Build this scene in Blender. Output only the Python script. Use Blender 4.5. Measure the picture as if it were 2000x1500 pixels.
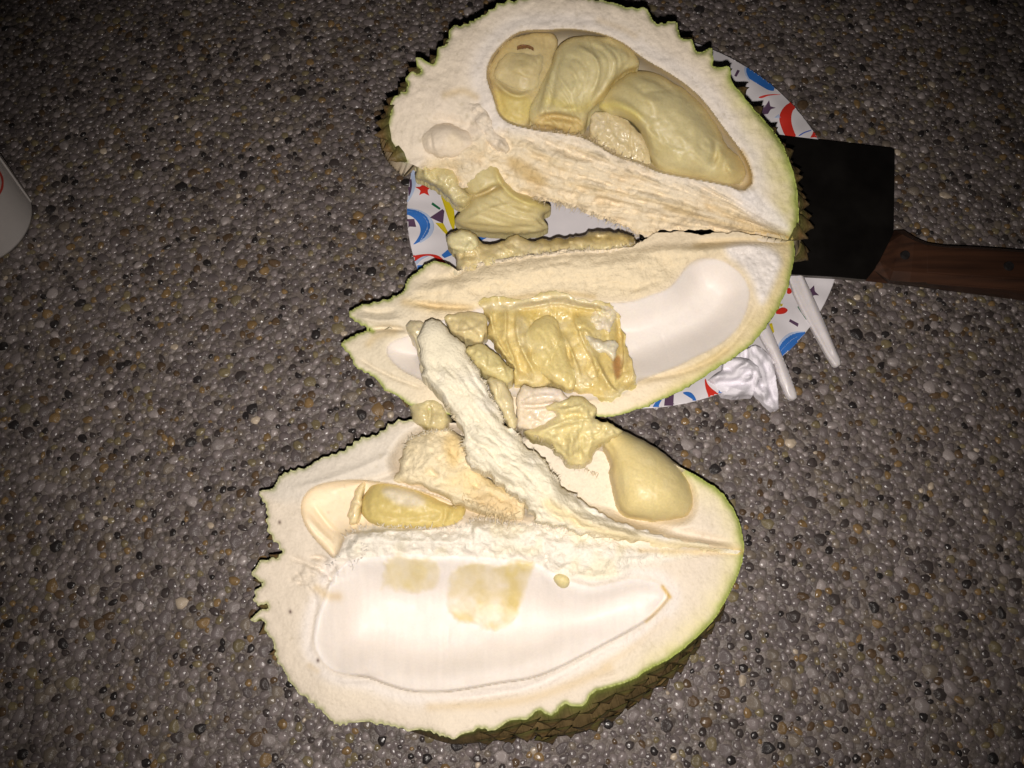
import bpy, math, random
import numpy as np
from mathutils import Vector, Matrix

for o in list(bpy.data.objects): bpy.data.objects.remove(o)
SC = bpy.context.scene
rng = np.random.default_rng(7)
random.seed(7)

# ------------------------------------------------------------------ camera
TILT = math.radians(20.0)
DIST = 0.45
FPX = 1632.0                       # focal length in pixels of the 2000 px wide photograph
CAM = np.array([0.0, -DIST*math.sin(TILT), DIST*math.cos(TILT)])
UP = np.array([0.0, math.cos(TILT), math.sin(TILT)])
BACK = np.array([0.0, -math.sin(TILT), math.cos(TILT)])
cd = bpy.data.cameras.new('camera')
cam = bpy.data.objects.new('camera', cd); SC.collection.objects.link(cam)
cam.location = CAM; cam.rotation_euler = (TILT, 0, 0)
cd.sensor_fit = 'HORIZONTAL'; cd.sensor_width = 36.0; cd.lens = 36.0*FPX/2000.0
cd.clip_start = 0.01; cd.clip_end = 50.0
SC.camera = cam

# ------------------------------------------------------------------ night world, phone flash
W = bpy.data.worlds.new("World"); SC.world = W; W.use_nodes = True
bg = W.node_tree.nodes['Background']
bg.inputs[0].default_value = (0.55, 0.5, 0.45, 1); bg.inputs[1].default_value = 0.006
ld = bpy.data.lights.new('phone_flash', 'SPOT')
ld.energy = 8.1; ld.color = (1.0, 0.92, 0.85); ld.shadow_soft_size = 0.0022
ld.spot_size = math.radians(89); ld.spot_blend = 1.0
fl = bpy.data.objects.new('phone_flash', ld); SC.collection.objects.link(fl)
fl.location = CAM - UP*0.016 + np.array([0.001, 0, 0])
aim = np.array([0.006, -0.018, 0.0])
dv = Vector(aim - np.array(fl.location))
fl.rotation_euler = dv.to_track_quat('-Z', 'Y').to_euler()
SC.view_settings.view_transform = 'Standard'
SC.view_settings.look = 'None'
SC.view_settings.exposure = 0.0
SC.view_settings.gamma = 1.0

# ------------------------------------------------------------------ helpers
def P(px, py, z):
    """world point (m) on the sight line of photo pixel (px,py) at height z (cm)"""
    px = np.asarray(px, float); py = np.asarray(py, float); z = np.asarray(z, float)*0.01
    dx = (px-1000.0)/FPX; dy = (750.0-py)/FPX
    d = np.stack([dx, dy*UP[1]-BACK[1], dy*UP[2]-BACK[2]], -1)
    s = (z-CAM[2])/d[..., 2]
    return CAM + s[..., None]*d

def toPix(p):
    r = p-CAM
    d = -(r@BACK)
    return 1000+FPX*r[..., 0]/d, 750-FPX*(r@UP)/d, d

S = 2.5
GX0, GY0 = -150.0, -150.0
NX, NY = 900, 740
gx = GX0+S*np.arange(NX); gy = GY0+S*np.arange(NY)
ZT = np.zeros((NY, NX))            # highest surface so far along each sight line (cm)

def vnoise(X, Y, lam, seed=0):
    r = np.random.default_rng(seed)
    T = r.random((64, 64))*2-1
    u = X/lam+seed*3.7; v = Y/lam+seed*1.3
    iu = np.floor(u).astype(int); iv = np.floor(v).astype(int)
    fu = u-iu; fv = v-iv
    fu = fu*fu*(3-2*fu); fv = fv*fv*(3-2*fv)
    a = T[iv % 64, iu % 64]; b = T[iv % 64, (iu+1) % 64]
    c = T[(iv+1) % 64, iu % 64]; d = T[(iv+1) % 64, (iu+1) % 64]
    return (a*(1-fu)+b*fu)*(1-fv)+(c*(1-fu)+d*fu)*fv

def fbm(X, Y, lam, seed=0, octv=3):
    s = 0; a = 1.0; n = 0
    for k in range(octv):
        s = s+a*vnoise(X, Y, lam/(2**k), seed+k*11); n += a; a *= 0.55
    return s/n

def streak(X, Y, ang, L, w, seed):
    ca, sa = math.cos(ang), math.sin(ang)
    wq = vnoise(X, Y, 45, seed+1)*9
    return fbm((X*ca+Y*sa)*20.0/L, (-X*sa+Y*ca+wq)*20.0/w, 20, seed, 3)

def chaikin(p, n=1, closed=True):
    p = np.asarray(p, float)
    for _ in range(n):
        if closed:
            q = np.roll(p, -1, 0); a = p*.75+q*.25; b = p*.25+q*.75
            p = np.stack([a, b], 1).reshape(-1, 2)
        else:
            a = p[:-1]*.75+p[1:]*.25; b = p[:-1]*.25+p[1:]*.75
            p = np.concatenate([p[:1], np.stack([a, b], 1).reshape(-1, 2), p[-1:]])
    return p

def resample(p, step, closed=True):
    p = np.asarray(p, float)
    if closed: p = np.concatenate([p, p[:1]])
    L = np.concatenate([[0], np.cumsum(np.hypot(*(p[1:]-p[:-1]).T))])
    n = max(3, int(L[-1]/step))
    t = np.linspace(0, L[-1], n, endpoint=not closed)
    return np.stack([np.interp(t, L, p[:, 0]), np.interp(t, L, p[:, 1])], 1)

def fray(p, amp, lam=14, seed=1, closed=True, step=5):
    q = resample(p, step, closed)
    n = len(q)
    s = np.arange(n)*step
    j = fbm(s, s*0+seed*17.3, lam, seed, 3)*amp
    j2 = fbm(s, s*0+seed*7.1, lam, seed+5, 3)*amp
    return q+np.stack([j, j2], 1)

def serrate(p, amp, per, seed, x0, x1, far=0.25):
    """small thorn stumps along a cut rind edge (amp px outwards for a positive sign)"""
    q = resample(p, 3.0, False); s = np.arange(len(q))*3.0
    t = np.gradient(q, axis=0); t /= np.hypot(t[:, 0], t[:, 1])[:, None]+1e-9
    nn = np.stack([t[:, 1], -t[:, 0]], 1)
    u = s/per+1.1*vnoise(s, s*0+seed, per*2.7, seed)
    saw = np.maximum(0, 1-2.6*np.abs(u-np.floor(u)-0.5))
    k = saw*(0.25+0.75*np.clip(0.5+vnoise(s, s*0+3*seed, per*1.7, seed+1), 0, 1))
    e = np.minimum(1, np.minimum(s, s[::-1])/30)
    k = k*(1-(1-far)*sstep(x0, x1, q[:, 0]))
    return q+nn*(amp*k*e)[:, None]

def segdist(pts, X, Y, closed):
    D = np.full(X.shape, 1e9); CX = np.zeros(X.shape); CY = np.zeros(X.shape)
    n = len(pts)
    for i in range(n if closed else n-1):
        x0, y0 = pts[i]; x1, y1 = pts[(i+1) % n]
        dx, dy = x1-x0, y1-y0; l2 = dx*dx+dy*dy+1e-9
        t = np.clip(((X-x0)*dx+(Y-y0)*dy)/l2, 0, 1)
        qx = x0+t*dx; qy = y0+t*dy
        d = (X-qx)**2+(Y-qy)**2
        m = d < D
        D = np.where(m, d, D); CX = np.where(m, qx, CX); CY = np.where(m, qy, CY)
    return np.sqrt(D), CX, CY

def inpoly(pts, X, Y):
    ins = np.zeros(X.shape, bool); n = len(pts)
    for i in range(n):
        x0, y0 = pts[i]; x1, y1 = pts[(i+1) % n]
        if y0 == y1: continue
        c = ((y0 > Y) != (y1 > Y)) & (X < (x1-x0)*(Y-y0)/(y1-y0)+x0)
        ins ^= c
    return ins

def sdf(pts, X, Y):
    d, cx, cy = segdist(pts, X, Y, True)
    return np.where(inpoly(pts, X, Y), d, -d)

def sstep(a, b, x):
    t = np.clip((x-a)/(b-a), 0, 1); return t*t*(3-2*t)

def blur(a, n=1):
    for _ in range(n):
        b = np.pad(a, 1, mode='edge')
        a = (b[:-2, 1:-1]+b[2:, 1:-1]+b[1:-1, :-2]+b[1:-1, 2:]+4*b[1:-1, 1:-1])/8
    return a

def pillow(mask, R, power=0.5):
    """smooth inflation 0..1 of a mask (screened Poisson), R in pixels"""
    k2 = (S/R)**2
    u = np.zeros(mask.shape); m = mask.astype(float)
    it = int(min(1600, max(150, 5*(R/S)**2)))
    for _ in range(it):
        s = np.zeros_like(u)
        s[1:] += u[:-1]; s[:-1] += u[1:]; s[:, 1:] += u[:, :-1]; s[:, :-1] += u[:, 1:]
        u = m*(s+1)/(4+k2)
    mx = u.max() or 1
    return (u/mx)**power

def stroke(z, X, Y, pts, w, a, sharp=False, closed=False):
    pts = chaikin(pts, 2, closed)
    lo = pts.min(0)-4*w; hi = pts.max(0)+4*w
    m = (X > lo[0]) & (X < hi[0]) & (Y > lo[1]) & (Y < hi[1])
    if not m.any(): return z
    d, _, _ = segdist(pts, X[m], Y[m], closed)
    z = z.copy()
    g = a*(np.exp(-d/w) if sharp else np.exp(-(d/w)**2))
    if not closed:
        for e in (pts[0], pts[-1]):
            g = g*(1-0.9*np.exp(-((X[m]-e[0])**2+(Y[m]-e[1])**2)/(2.6*w)**2))
    z[m] += g
    return z

def fold(z, X, Y, pts, w, a):
    """a lapped edge: a cliff along the line, falling off gently on its right hand side"""
    pts = chaikin(pts, 2, False)
    lo = pts.min(0)-4*w; hi = pts.max(0)+4*w
    m = (X > lo[0]) & (X < hi[0]) & (Y > lo[1]) & (Y < hi[1])
    if not m.any(): return z
    x, y = X[m], Y[m]
    D = np.full(x.shape, 1e9); SD = np.zeros(x.shape)
    for i in range(len(pts)-1):
        x0, y0 = pts[i]; dx, dy = pts[i+1]-pts[i]; l2 = dx*dx+dy*dy+1e-9
        t = np.clip(((x-x0)*dx+(y-y0)*dy)/l2, 0, 1)
        ex = x-x0-t*dx; ey = y-y0-t*dy; d = ex*ex+ey*ey
        k = d < D
        D = np.where(k, d, D); SD = np.where(k, dx*ey-dy*ex, SD)
    d = np.sqrt(D)
    g = np.where(SD > 0, a*np.exp(-(d/w)**1.5), a*np.exp(-(d/2.6)**2))
    for e in (pts[0], pts[-1]):
        g = g*(1-np.exp(-((x-e[0])**2+(y-e[1])**2)/(1.6*w)**2))
    z = z.copy(); z[m] += g
    return z

def tint(col, m, c):
    m = np.clip(m, 0, 1)[..., None]
    return col*(1-m)+np.array(c)*m

def polymask(X, Y, pts, soft):
    return sstep(-soft, soft, sdf(chaikin(pts, 2), X, Y))

def linemask(X, Y, pts, w):
    d, _, _ = segdist(chaikin(pts, 2, False), X, Y, False)
    return np.exp(-(d/w)**2)

def plane3(a, za, b, zb, c, zc):
    M = np.array([[a[0], a[1], 1], [b[0], b[1], 1], [c[0], c[1], 1]], float)
    k = np.linalg.solve(M, np.array([za, zb, zc], float))
    return lambda X, Y: k[0]*X+k[1]*Y+k[2]

def CR(x0, y0, pts, k=0.3):
    return [(x0+k*x, y0+k*y) for x, y in pts]

def fan(X, Y, cx, cy, seed, k=620):
    """fibres that fan out from the stalk end"""
    th = np.arctan2(Y-cy, cx-X); r = np.hypot(X-cx, Y-cy)
    return fbm(th*k+vnoise(X, Y, 90, seed)*10, r*0.16+seed*9.1, 15, seed, 3)

# ------------------------------------------------------------------ object bookkeeping
def link(o):
    SC.collection.objects.link(o); return o
def thing(name, label, cat, loc=(0, 0, 0), group=None):
    o = bpy.data.objects.new(name, None); link(o); o.empty_display_size = 0.01
    o.location = loc; o['label'] = label; o['category'] = cat
    if group: o['group'] = group
    return o
def put(name, me, parent=None):
    o = bpy.data.objects.new(name, me); link(o)
    if parent is not None:
        o.parent = parent
        root = parent; off = Vector((0, 0, 0))
        while root is not None:
            off += root.location; root = root.parent
        me_off = -off
        if me.users <= 1 and me_off.length > 0: me.transform(Matrix.Translation(me_off))
    return o

def mkmesh(name, V, F, col=None, mat=None, smooth=True):
    """V (n,3); F list of arrays of quads/tris"""
    me = bpy.data.meshes.new(name)
    V = np.asarray(V, float)
    F = [np.asarray(f, int) for f in (F if isinstance(F, list) else [F]) if len(f)]
    me.vertices.add(len(V)); me.vertices.foreach_set('co', V.ravel())
    lv = np.concatenate([f.ravel() for f in F])
    tot = np.concatenate([np.full(len(f), f.shape[1]) for f in F])
    me.loops.add(len(lv)); me.loops.foreach_set('vertex_index', lv.astype(np.int32))
    me.polygons.add(len(tot))
    me.polygons.foreach_set('loop_start', np.concatenate([[0], np.cumsum(tot)[:-1]]).astype(np.int32))
    me.polygons.foreach_set('loop_total', tot.astype(np.int32))
    me.update(calc_edges=True); me.validate()
    if col is not None:
        a = me.color_attributes.new('Col', 'FLOAT_COLOR', 'POINT')
        c = np.ones((len(V), 4)); c[:, :3] = np.clip(col, 0, 1)
        a.data.foreach_set('color', c.ravel())
    if smooth: me.polygons.foreach_set('use_smooth', np.ones(len(tot), bool))
    if mat: me.materials.append(mat)
    return me

# ------------------------------------------------------------------ materials
def mat(name, rough=0.5, spec=0.4, sss=0.0, col=None, nscale=900, namp=0.10, bump=0.0, bscale=600, coat=0.0, rvar=0.1, sssr=0.003):
    m = bpy.data.materials.new(name); m.use_nodes = True
    nt = m.node_tree; N = nt.nodes; L = nt.links
    b = N['Principled BSDF']
    tc = N.new('ShaderNodeTexCoord')
    no = N.new('ShaderNodeTexNoise'); no.inputs['Scale'].default_value = nscale; no.inputs['Detail'].default_value = 4
    L.new(tc.outputs['Object'], no.inputs['Vector'])
    if col is None:
        at = N.new('ShaderNodeAttribute'); at.attribute_name = 'Col'; src = at.outputs['Color']
    else:
        rg = N.new('ShaderNodeRGB'); rg.outputs[0].default_value = (*col, 1); src = rg.outputs[0]
    mr = N.new('ShaderNodeMapRange'); mr.inputs['From Min'].default_value = 0.25; mr.inputs['From Max'].default_value = 0.75
    mr.inputs['To Min'].default_value = 1-namp; mr.inputs['To Max'].default_value = 1+namp
    L.new(no.outputs['Fac'], mr.inputs['Value'])
    mx = N.new('ShaderNodeVectorMath'); mx.operation = 'SCALE'
    L.new(src, mx.inputs[0]); L.new(mr.outputs['Result'], mx.inputs['Scale'])
    L.new(mx.outputs[0], b.inputs['Base Color'])
    r2 = N.new('ShaderNodeMapRange'); r2.inputs['From Min'].default_value = 0.3; r2.inputs['From Max'].default_value = 0.7
    r2.inputs['To Min'].default_value = max(0.03, rough-rvar); r2.inputs['To Max'].default_value = min(1, rough+rvar)
    L.new(no.outputs['Fac'], r2.inputs['Value']); L.new(r2.outputs['Result'], b.inputs['Roughness'])
    b.inputs['Specular IOR Level'].default_value = spec
    if sss:
        b.inputs['Subsurface Weight'].default_value = sss
        b.inputs['Subsurface Radius'].default_value = (1.0, 0.8, 0.4)
        b.inputs['Subsurface Scale'].default_value = sssr
    if coat:
        b.inputs['Coat Weight'].default_value = coat; b.inputs['Coat Roughness'].default_value = 0.12
    if bump:
        n2 = N.new('ShaderNodeTexNoise'); n2.inputs['Scale'].default_value = bscale; n2.inputs['Detail'].default_value = 5
        L.new(tc.outputs['Object'], n2.inputs['Vector'])
        bp = N.new('ShaderNodeBump'); bp.inputs['Strength'].default_value = bump; bp.inputs['Distance'].default_value = 0.001
        L.new(n2.outputs['Fac'], bp.inputs['Height']); L.new(bp.outputs['Normal'], b.inputs['Normal'])
    return m

M_pith = mat('rind_pith', 0.62, 0.35, 0.0, namp=0.07, bump=0.35, bscale=700)
M_lining = mat('chamber_lining', 0.5, 0.4, 0.15, namp=0.03, bump=0.05, bscale=500, rvar=0.05)
M_fluff = mat('cottony_core', 0.85, 0.2, 0.0, namp=0.08, bump=0.6, bscale=900)
M_flesh = mat('durian_flesh', 0.46, 0.38, 0.45, sssr=0.004, namp=0.07, bump=0.22, bscale=420, rvar=0.14)
M_wet = mat('moist_pulp', 0.4, 0.45, 0.4, namp=0.09, bump=0.25, bscale=420, rvar=0.15, coat=0.3, sssr=0.003)
M_spike = mat('rind_spike', 0.55, 0.4, 0.0, namp=0.25, nscale=400, bump=0.5, bscale=500)
M_pebble = mat('wet_pebble', 0.26, 0.5, 0.0, namp=0.28, nscale=420, bump=0.3, bscale=700, rvar=0.1)
M_mortar = mat('mortar', 0.4, 0.45, 0.0, col=(0.15, 0.126, 0.114), namp=0.3, nscale=300, bump=0.8, bscale=600)
def pebbly(m):
    """small aggregate in the mortar itself, for the ground that lies out of view"""
    nt = m.node_tree; N = nt.nodes; L = nt.links; b = N['Principled BSDF']
    tc = N.new('ShaderNodeTexCoord'); vo = N.new('ShaderNodeTexVoronoi'); vo.inputs['Scale'].default_value = 230
    L.new(tc.outputs['Object'], vo.inputs['Vector'])
    src = b.inputs['Base Color'].links[0].from_socket
    mr = N.new('ShaderNodeMapRange'); mr.inputs['To Min'].default_value = 0.72; mr.inputs['To Max'].default_value = 1.25
    sp = N.new('ShaderNodeSeparateColor'); L.new(vo.outputs['Color'], sp.inputs[0]); L.new(sp.outputs[0], mr.inputs['Value'])
    sc = N.new('ShaderNodeVectorMath'); sc.operation = 'SCALE'; L.new(src, sc.inputs[0]); L.new(mr.outputs['Result'], sc.inputs['Scale'])
    L.new(sc.outputs[0], b.inputs['Base Color'])
    bp = N.new('ShaderNodeBump'); bp.invert = True; bp.inputs['Strength'].default_value = 0.8; bp.inputs['Distance'].default_value = 0.002
    L.new(vo.outputs['Distance'], bp.inputs['Height'])
    old = b.inputs['Normal'].links[0].from_socket
    L.new(old, bp.inputs['Normal']); L.new(bp.outputs['Normal'], b.inputs['Normal'])
pebbly(M_mortar)
M_plate = mat('paper_plate', 0.4, 0.4, 0.0, namp=0.03, nscale=80)
M_print = mat('plate_print', 0.38, 0.4, 0.0, namp=0.05, nscale=80)
M_plastic = mat('white_plastic', 0.35, 0.5, 0.2, namp=0.03, nscale=200)
M_tissue = mat('tissue_paper', 0.9, 0.1, 0.0, namp=0.04, bump=0.3, bscale=1200)
M_blade = mat('black_blade', 0.5, 0.22, 0.0, col=(0.005, 0.0042, 0.0036), namp=0.3, nscale=60)
M_rivet = mat('dark_rivet', 0.3, 0.6, 0.0, col=(0.02, 0.018, 0.018), namp=0.2)
M_cup = mat('paper_cup', 0.5, 0.35, 0.0, namp=0.03, nscale=120)

# ------------------------------------------------------------------ patch builder
class Ctx: pass

def grid_ctx(poly, pad=3):
    poly = np.asarray(poly, float)
    i0 = max(0, int((poly[:, 0].min()-GX0)/S)-pad); i1 = min(NX, int((poly[:, 0].max()-GX0)/S)+pad+1)
    j0 = max(0, int((poly[:, 1].min()-GY0)/S)-pad); j1 = min(NY, int((poly[:, 1].max()-GY0)/S)+pad+1)
    c = Ctx(); c.sl = (slice(j0, j1), slice(i0, i1))
    c.X, c.Y = np.meshgrid(gx[i0:i1], gy[j0:j1])
    d, c.CX, c.CY = segdist(poly, c.X, c.Y, True)
    c.ins = inpoly(poly, c.X, c.Y); c.D = np.where(c.ins, d, -d)
    c.zt = ZT[c.sl]; c.poly = poly
    return c

def build(c, z, col, names, lab=None, parent=None, skirt=1.0, hull=None, mats=None, update=True, inset=0.0):
    """turn a height map over a traced outline into mesh objects, one per label.
       names: list of object names per label; skirt: depth in cm of the side wall"""
    ins = c.ins
    anyin = ins[:-1, :-1] | ins[1:, :-1] | ins[:-1, 1:] | ins[1:, 1:]
    used = np.zeros(ins.shape, bool)
    used[:-1, :-1] |= anyin; used[1:, :-1] |= anyin; used[:-1, 1:] |= anyin; used[1:, 1:] |= anyin
    idx = -np.ones(ins.shape, int); idx[used] = np.arange(used.sum())
    free = getattr(c, 'free', None)
    keep = ins if free is None else (ins | free)
    px = np.where(keep, c.X, c.CX)[used]; py = np.where(keep, c.Y, c.CY)[used]
    zz = z[used]
    V = P(px, py, zz); C = col[used]
    a = idx[:-1, :-1][anyin]; b = idx[:-1, 1:][anyin]; cc = idx[1:, 1:][anyin]; d = idx[1:, :-1][anyin]
    Q = np.stack([a, d, cc, b], 1)                       # counter-clockwise seen from above
    fl = (lab[:-1, :-1][anyin] if lab is not None else np.zeros(len(Q), int))
    if update:
        ZT[c.sl] = np.where(ins, np.maximum(ZT[c.sl], z), ZT[c.sl])
    # boundary
    E = np.concatenate([Q[:, [0, 1]], Q[:, [1, 2]], Q[:, [2, 3]], Q[:, [3, 0]]])
    n = len(V)
    key = E[:, 0]*n+E[:, 1]; rev = E[:, 1]*n+E[:, 0]
    B = E[~np.isin(key, rev)]
    bv = np.unique(B); loc = -np.ones(n, int); loc[bv] = np.arange(len(bv))
    rings = []
    if hull is not None:
        rings = hull(V[bv], np.stack([px[bv], py[bv]], 1), C[bv])
    elif skirt:
        cen = V.mean(0)
        for k, f in enumerate((0.35, 1.0)):
            R = V[bv].copy(); R[:, 2] -= skirt*f*0.01
            if inset: R[:, :2] += (cen[:2]-R[:, :2])*inset*f
            rings.append((R, C[bv]*0.98))
    prev = bv
    allV = [V]; allC = [C]; allQ = [Q]; allL = [fl]; base = n
    for R, rc in rings:
        cur = base+np.arange(len(bv)); allV.append(R); allC.append(rc)
        pa = prev[loc[B[:, 0]]]; pb = prev[loc[B[:, 1]]]
        ca = cur[loc[B[:, 0]]]; cb = cur[loc[B[:, 1]]]
        allQ.append(np.stack([pb, pa, ca, cb], 1)); allL.append(np.zeros(len(B), int))
        prev = cur; base += len(bv)
    V = np.concatenate(allV); C = np.concatenate(allC); Q = np.concatenate(allQ); fl = np.concatenate(allL)
    objs = []
    for k, nm in enumerate(names):
        q = Q[fl == k]
        if not len(q): objs.append(None); continue
        u, inv = np.unique(q.ravel(), return_inverse=True)
        me = mkmesh(nm, V[u], [inv.reshape(-1, 4)], C[u], (mats[k] if isinstance(mats, (list, tuple)) else mats))
        objs.append(put(nm, me, parent))
    return objs

FLESH = (0.70, 0.59, 0.25); FLESH_L = (0.76, 0.68, 0.38); FLESH_D = (0.5, 0.4, 0.11)
PITH = (0.80, 0.70, 0.565); LINING = (0.82, 0.765, 0.715); CREAM = (0.82, 0.70, 0.47); WHITE = (0.84, 0.78, 0.73)
GREEN = (0.34, 0.40, 0.09); YGREEN = (0.66, 0.60, 0.25); TAN = (0.62, 0.46, 0.20); BROWN = (0.145, 0.10, 0.042)

def lobe(name, poly, base, H, R, parent, col=FLESH, col2=None, strokes=(), noise=0.05, lam=40, seed=3, power=0.5,
         skirt=1.2, mtl=None, tints=(), folds=(), rough_edge=2.0, lift=-0.6, fine=0.0, inset=0.0, rel=None, label=None, smooth=1, grain=(0.5, 60, 7, 0.03), wrinkle=None):
    if name == 'flesh_scrap': skirt = 0.45
    if mtl is None:
        q = 0.055 if name == 'flesh_lobe' else (0.0 if 'seed' in name else 0.02)
        col = (col[0], col[1]*0.985, col[2]+q)
        if col2 is not None: col2 = (col2[0], col2[1]*0.985, col2[2]+q)
    soft = name in ('flesh_scrap', 'pulp_membrane', 'membrane', 'core_tissue')
    if soft: rough_edge = rough_edge+1.5
    if wrinkle is None: wrinkle = 0.12 if soft else 0.03
    poly = chaikin(poly, smooth) if smooth else np.asarray(poly, float)
    if rough_edge: poly = fray(fray(poly, rough_edge*0.8, 34, seed+2, True, 4), rough_edge, 13, seed, True, 4)
    c = grid_ctx(poly)
    h = pillow(c.ins, R, power)
    if rel is not None: b = blur(c.zt, 6)+rel
    else: b = base(c.X, c.Y) if callable(base) else base
    z = b+H*h
    fade = sstep(0, 12, c.D)
    z = z+noise*fbm(c.X, c.Y, lam, seed, 3)*fade*2
    if fine: z = z+fine*fbm(c.X, c.Y, 9, seed+3, 2)*2
    for s in strokes:
        pts, w, a = s[:3]
        z = stroke(z, c.X, c.Y, pts, w, a, len(s) > 3 and s[3])
    for s in folds: z = fold(z, c.X, c.Y, *s)
    if wrinkle:
        lw = 30 if soft else 64
        wx = fbm(c.X, c.Y, lw*1.3, seed+51, 2)*lw*0.7; wy = fbm(c.X, c.Y, lw*1.3, seed+53, 2)*lw*0.7
        n3 = vnoise(c.X+wx, (c.Y+wy)*0.7, lw, seed+55); n4 = vnoise(c.X-wy, c.Y+wx, lw*0.55, seed+57)
        z = z-wrinkle*(np.exp(-(n3/0.10)**2)+0.5*np.exp(-(n4/0.12)**2)-0.35*np.exp(-((n3-0.22)/0.12)**2))*fade*sstep(-0.5, 0.2, fbm(c.X, c.Y, 80, seed+58, 2))
    if grain:
        ca, sa = math.cos(grain[0]), math.sin(grain[0])
        wq = fbm(c.X, c.Y, 50, seed+40, 2)*14
        z = z+grain[3]*fbm((c.X*ca+c.Y*sa)/grain[1]*20, (-c.X*sa+c.Y*ca+wq)/grain[2]*20, 20, seed+41, 3)*fade*sstep(-0.3, 0.4, fbm(c.X, c.Y, 70, seed+43, 2))
    z = np.maximum(z, blur(c.zt, 2)+lift)
    z = np.where(c.D > 5, z, blur(z, 2))
    cl = np.broadcast_to(np.array(col), c.X.shape+(3,)).copy()
    n1 = fbm(c.X, c.Y, 55, seed+20, 3)
    cl = tint(cl, sstep(0.0, 0.6, n1)*0.6, col2 or FLESH_L)
    cl = tint(cl, sstep(0.1, 0.7, -n1)*0.22, FLESH_D if col2 is None else col2)
    for t in tints:
        cl = tint(cl, t[0](c.X, c.Y) if callable(t[0]) else t[0], t[1])
    o = build(c, z, cl, [name], None, parent, skirt, mats=mtl or (M_wet if soft else M_flesh), inset=inset)[0]
    if label and o: o['label'] = label
    return o

# ------------------------------------------------------------------ rind shells
def rind_hull(outline, flags, plane, zbot, bulge, seedk, inn=4.0, depth=lambda p: 1.0):
    """returns a hull function for build() and a sampler for spikes"""
    pts = resample(outline, 5); n = len(pts)
    f = np.array([flags(p) for p in pts], float)
    Wp = P(pts[:, 0], pts[:, 1], plane(pts[:, 0], pts[:, 1]))
    k = np.arange(-24, 25); g = np.exp(-(k/9.0)**2); g /= g.sum()
    def sm(a): return sum(w*np.roll(a, -i, 0) for i, w in zip(k, g))
    Sm = np.stack([sm(Wp[:, i]) for i in range(3)], 1)
    f = sm(f)
    T = np.roll(Sm, -3, 0)-np.roll(Sm, 3, 0); Nn = np.stack([T[:, 1], -T[:, 0]], 1)
    Nn /= np.linalg.norm(Nn, axis=1)[:, None]+1e-12
    A = 0.5*np.sum(Sm[:, 0]*np.roll(Sm[:, 1], -1)-np.roll(Sm[:, 0], -1)*Sm[:, 1])
    if A < 0: Nn = -Nn
    bl = np.array([bulge(p) for p in pts], float); bl = sm(bl)
    dp = sm(np.array([depth(p) for p in pts], float))
    prof = [(0.02, 0.04), (0.06, 0.16), (0.16, 0.42), (0.30, 0.85), (0.46, 1.0), (0.62, 0.75), (0.78, 0.1), (0.92, -1.2), (1.0, -3.0)]
    def ring(i, v, o):
        zr = Sm[i, 2]*100
        off = np.where(f[i] > 0.5, np.where(bl[i] < 0, 2.0*bl[i]*v**0.7+min(o, 0), np.where(o > 0, o*bl[i], o)), -inn*np.sqrt(v))
        xy = Sm[i, :2]+Nn[i]*off[:, None]*0.01
        z = zr*(1-v*dp[i])+zbot*v*dp[i]
        return np.concatenate([xy, z[:, None]*0.01], 1), off
    def hull(Vb, pb, Cb):
        i = np.argmin((pb[:, None, 0]-pts[None, :, 0])**2+(pb[:, None, 1]-pts[None, :, 1])**2, 1)
        out = []
        ff = f[i][:, None]
        for kk, (v, o) in enumerate(prof):
            R, off = ring(i, v, o)
            w = max(0.0, 1-v/0.28)
            xy = Vb[:, :2]+Nn[i]*off[:, None]*0.01
            R[:, :2] = R[:, :2]*(1-w)+xy*w
            R[:, 2] = Vb[:, 2]*(1-v*dp[i])+zbot*0.01*v*dp[i]
            nz = fbm(pts[i, 0]*1.0+kk*31, pts[i, 1]*1.0, 26, seedk+kk, 2)[:, None]
            gcol = np.array([0.17, 0.19, 0.04]) if kk == 0 else (np.array([0.125, 0.115, 0.034]) if kk == 1 else np.array(BROWN))
            c1 = gcol*(1+0.5*nz)
            c0 = np.array(PITH)*0.9
            out.append((R, c1*ff+c0*(1-ff)))
        return out
    def sample(step_cm, v, o, ph):
        """points on the hull every step along the rind side"""
        L = np.concatenate([[0], np.cumsum(np.linalg.norm(Sm[1:, :2]-Sm[:-1, :2], axis=1))])*100
        res = []
        for t in np.arange(ph*step_cm, L[-1], step_cm):
            i = min(n-1, int(np.searchsorted(L, t)))
            if f[i] < 0.7: continue
            R, off = ring(np.array([i]), v, o)
            res.append((R[0], Nn[i], i, pts[i]))
        return res
    return hull, sample

def spike_mesh(k):
    r = np.random.default_rng(100+k)
    V = []; C = []; n = 6
    for j, (rad, h) in enumerate(((0.72, -0.2), (0.60, 0.05), (0.36, 0.42), (0.15, 0.78))):
        for i in range(n):
            a = 2*math.pi*i/n+0.2*r.standard_normal()*0.3
            q = rad*(1+0.12*r.standard_normal()*0.6)
            V.append((q*math.cos(a), q*math.sin(a)*0.85, h)); 
            g = (0.10+0.03*r.random(), 0.105+0.03*r.random(), 0.028)
            C.append([(0.125, 0.12, 0.034), (0.125, 0.105, 0.034), (g[0]*1.3, g[1]*0.85, g[2]*1.2), (0.15, 0.102, 0.048)][j])
    V.append((0.05*r.standard_normal(), 0.05*r.standard_normal(), 1.08)); C.append((0.16, 0.11, 0.05))
    Q = [(j*n+i, j*n+(i+1) % n, (j+1)*n+(i+1) % n, (j+1)*n+i) for j in range(3) for i in range(n)]
    T = [(3*n+i, 3*n+(i+1) % n, 4*n) for i in range(n)]
    return mkmesh('spike', np.array(V)*0.01, [np.array(Q), np.array(T)], np.array(C), M_spike, smooth=False)
SPIKES = [spike_mesh(k) for k in range(6)]

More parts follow.
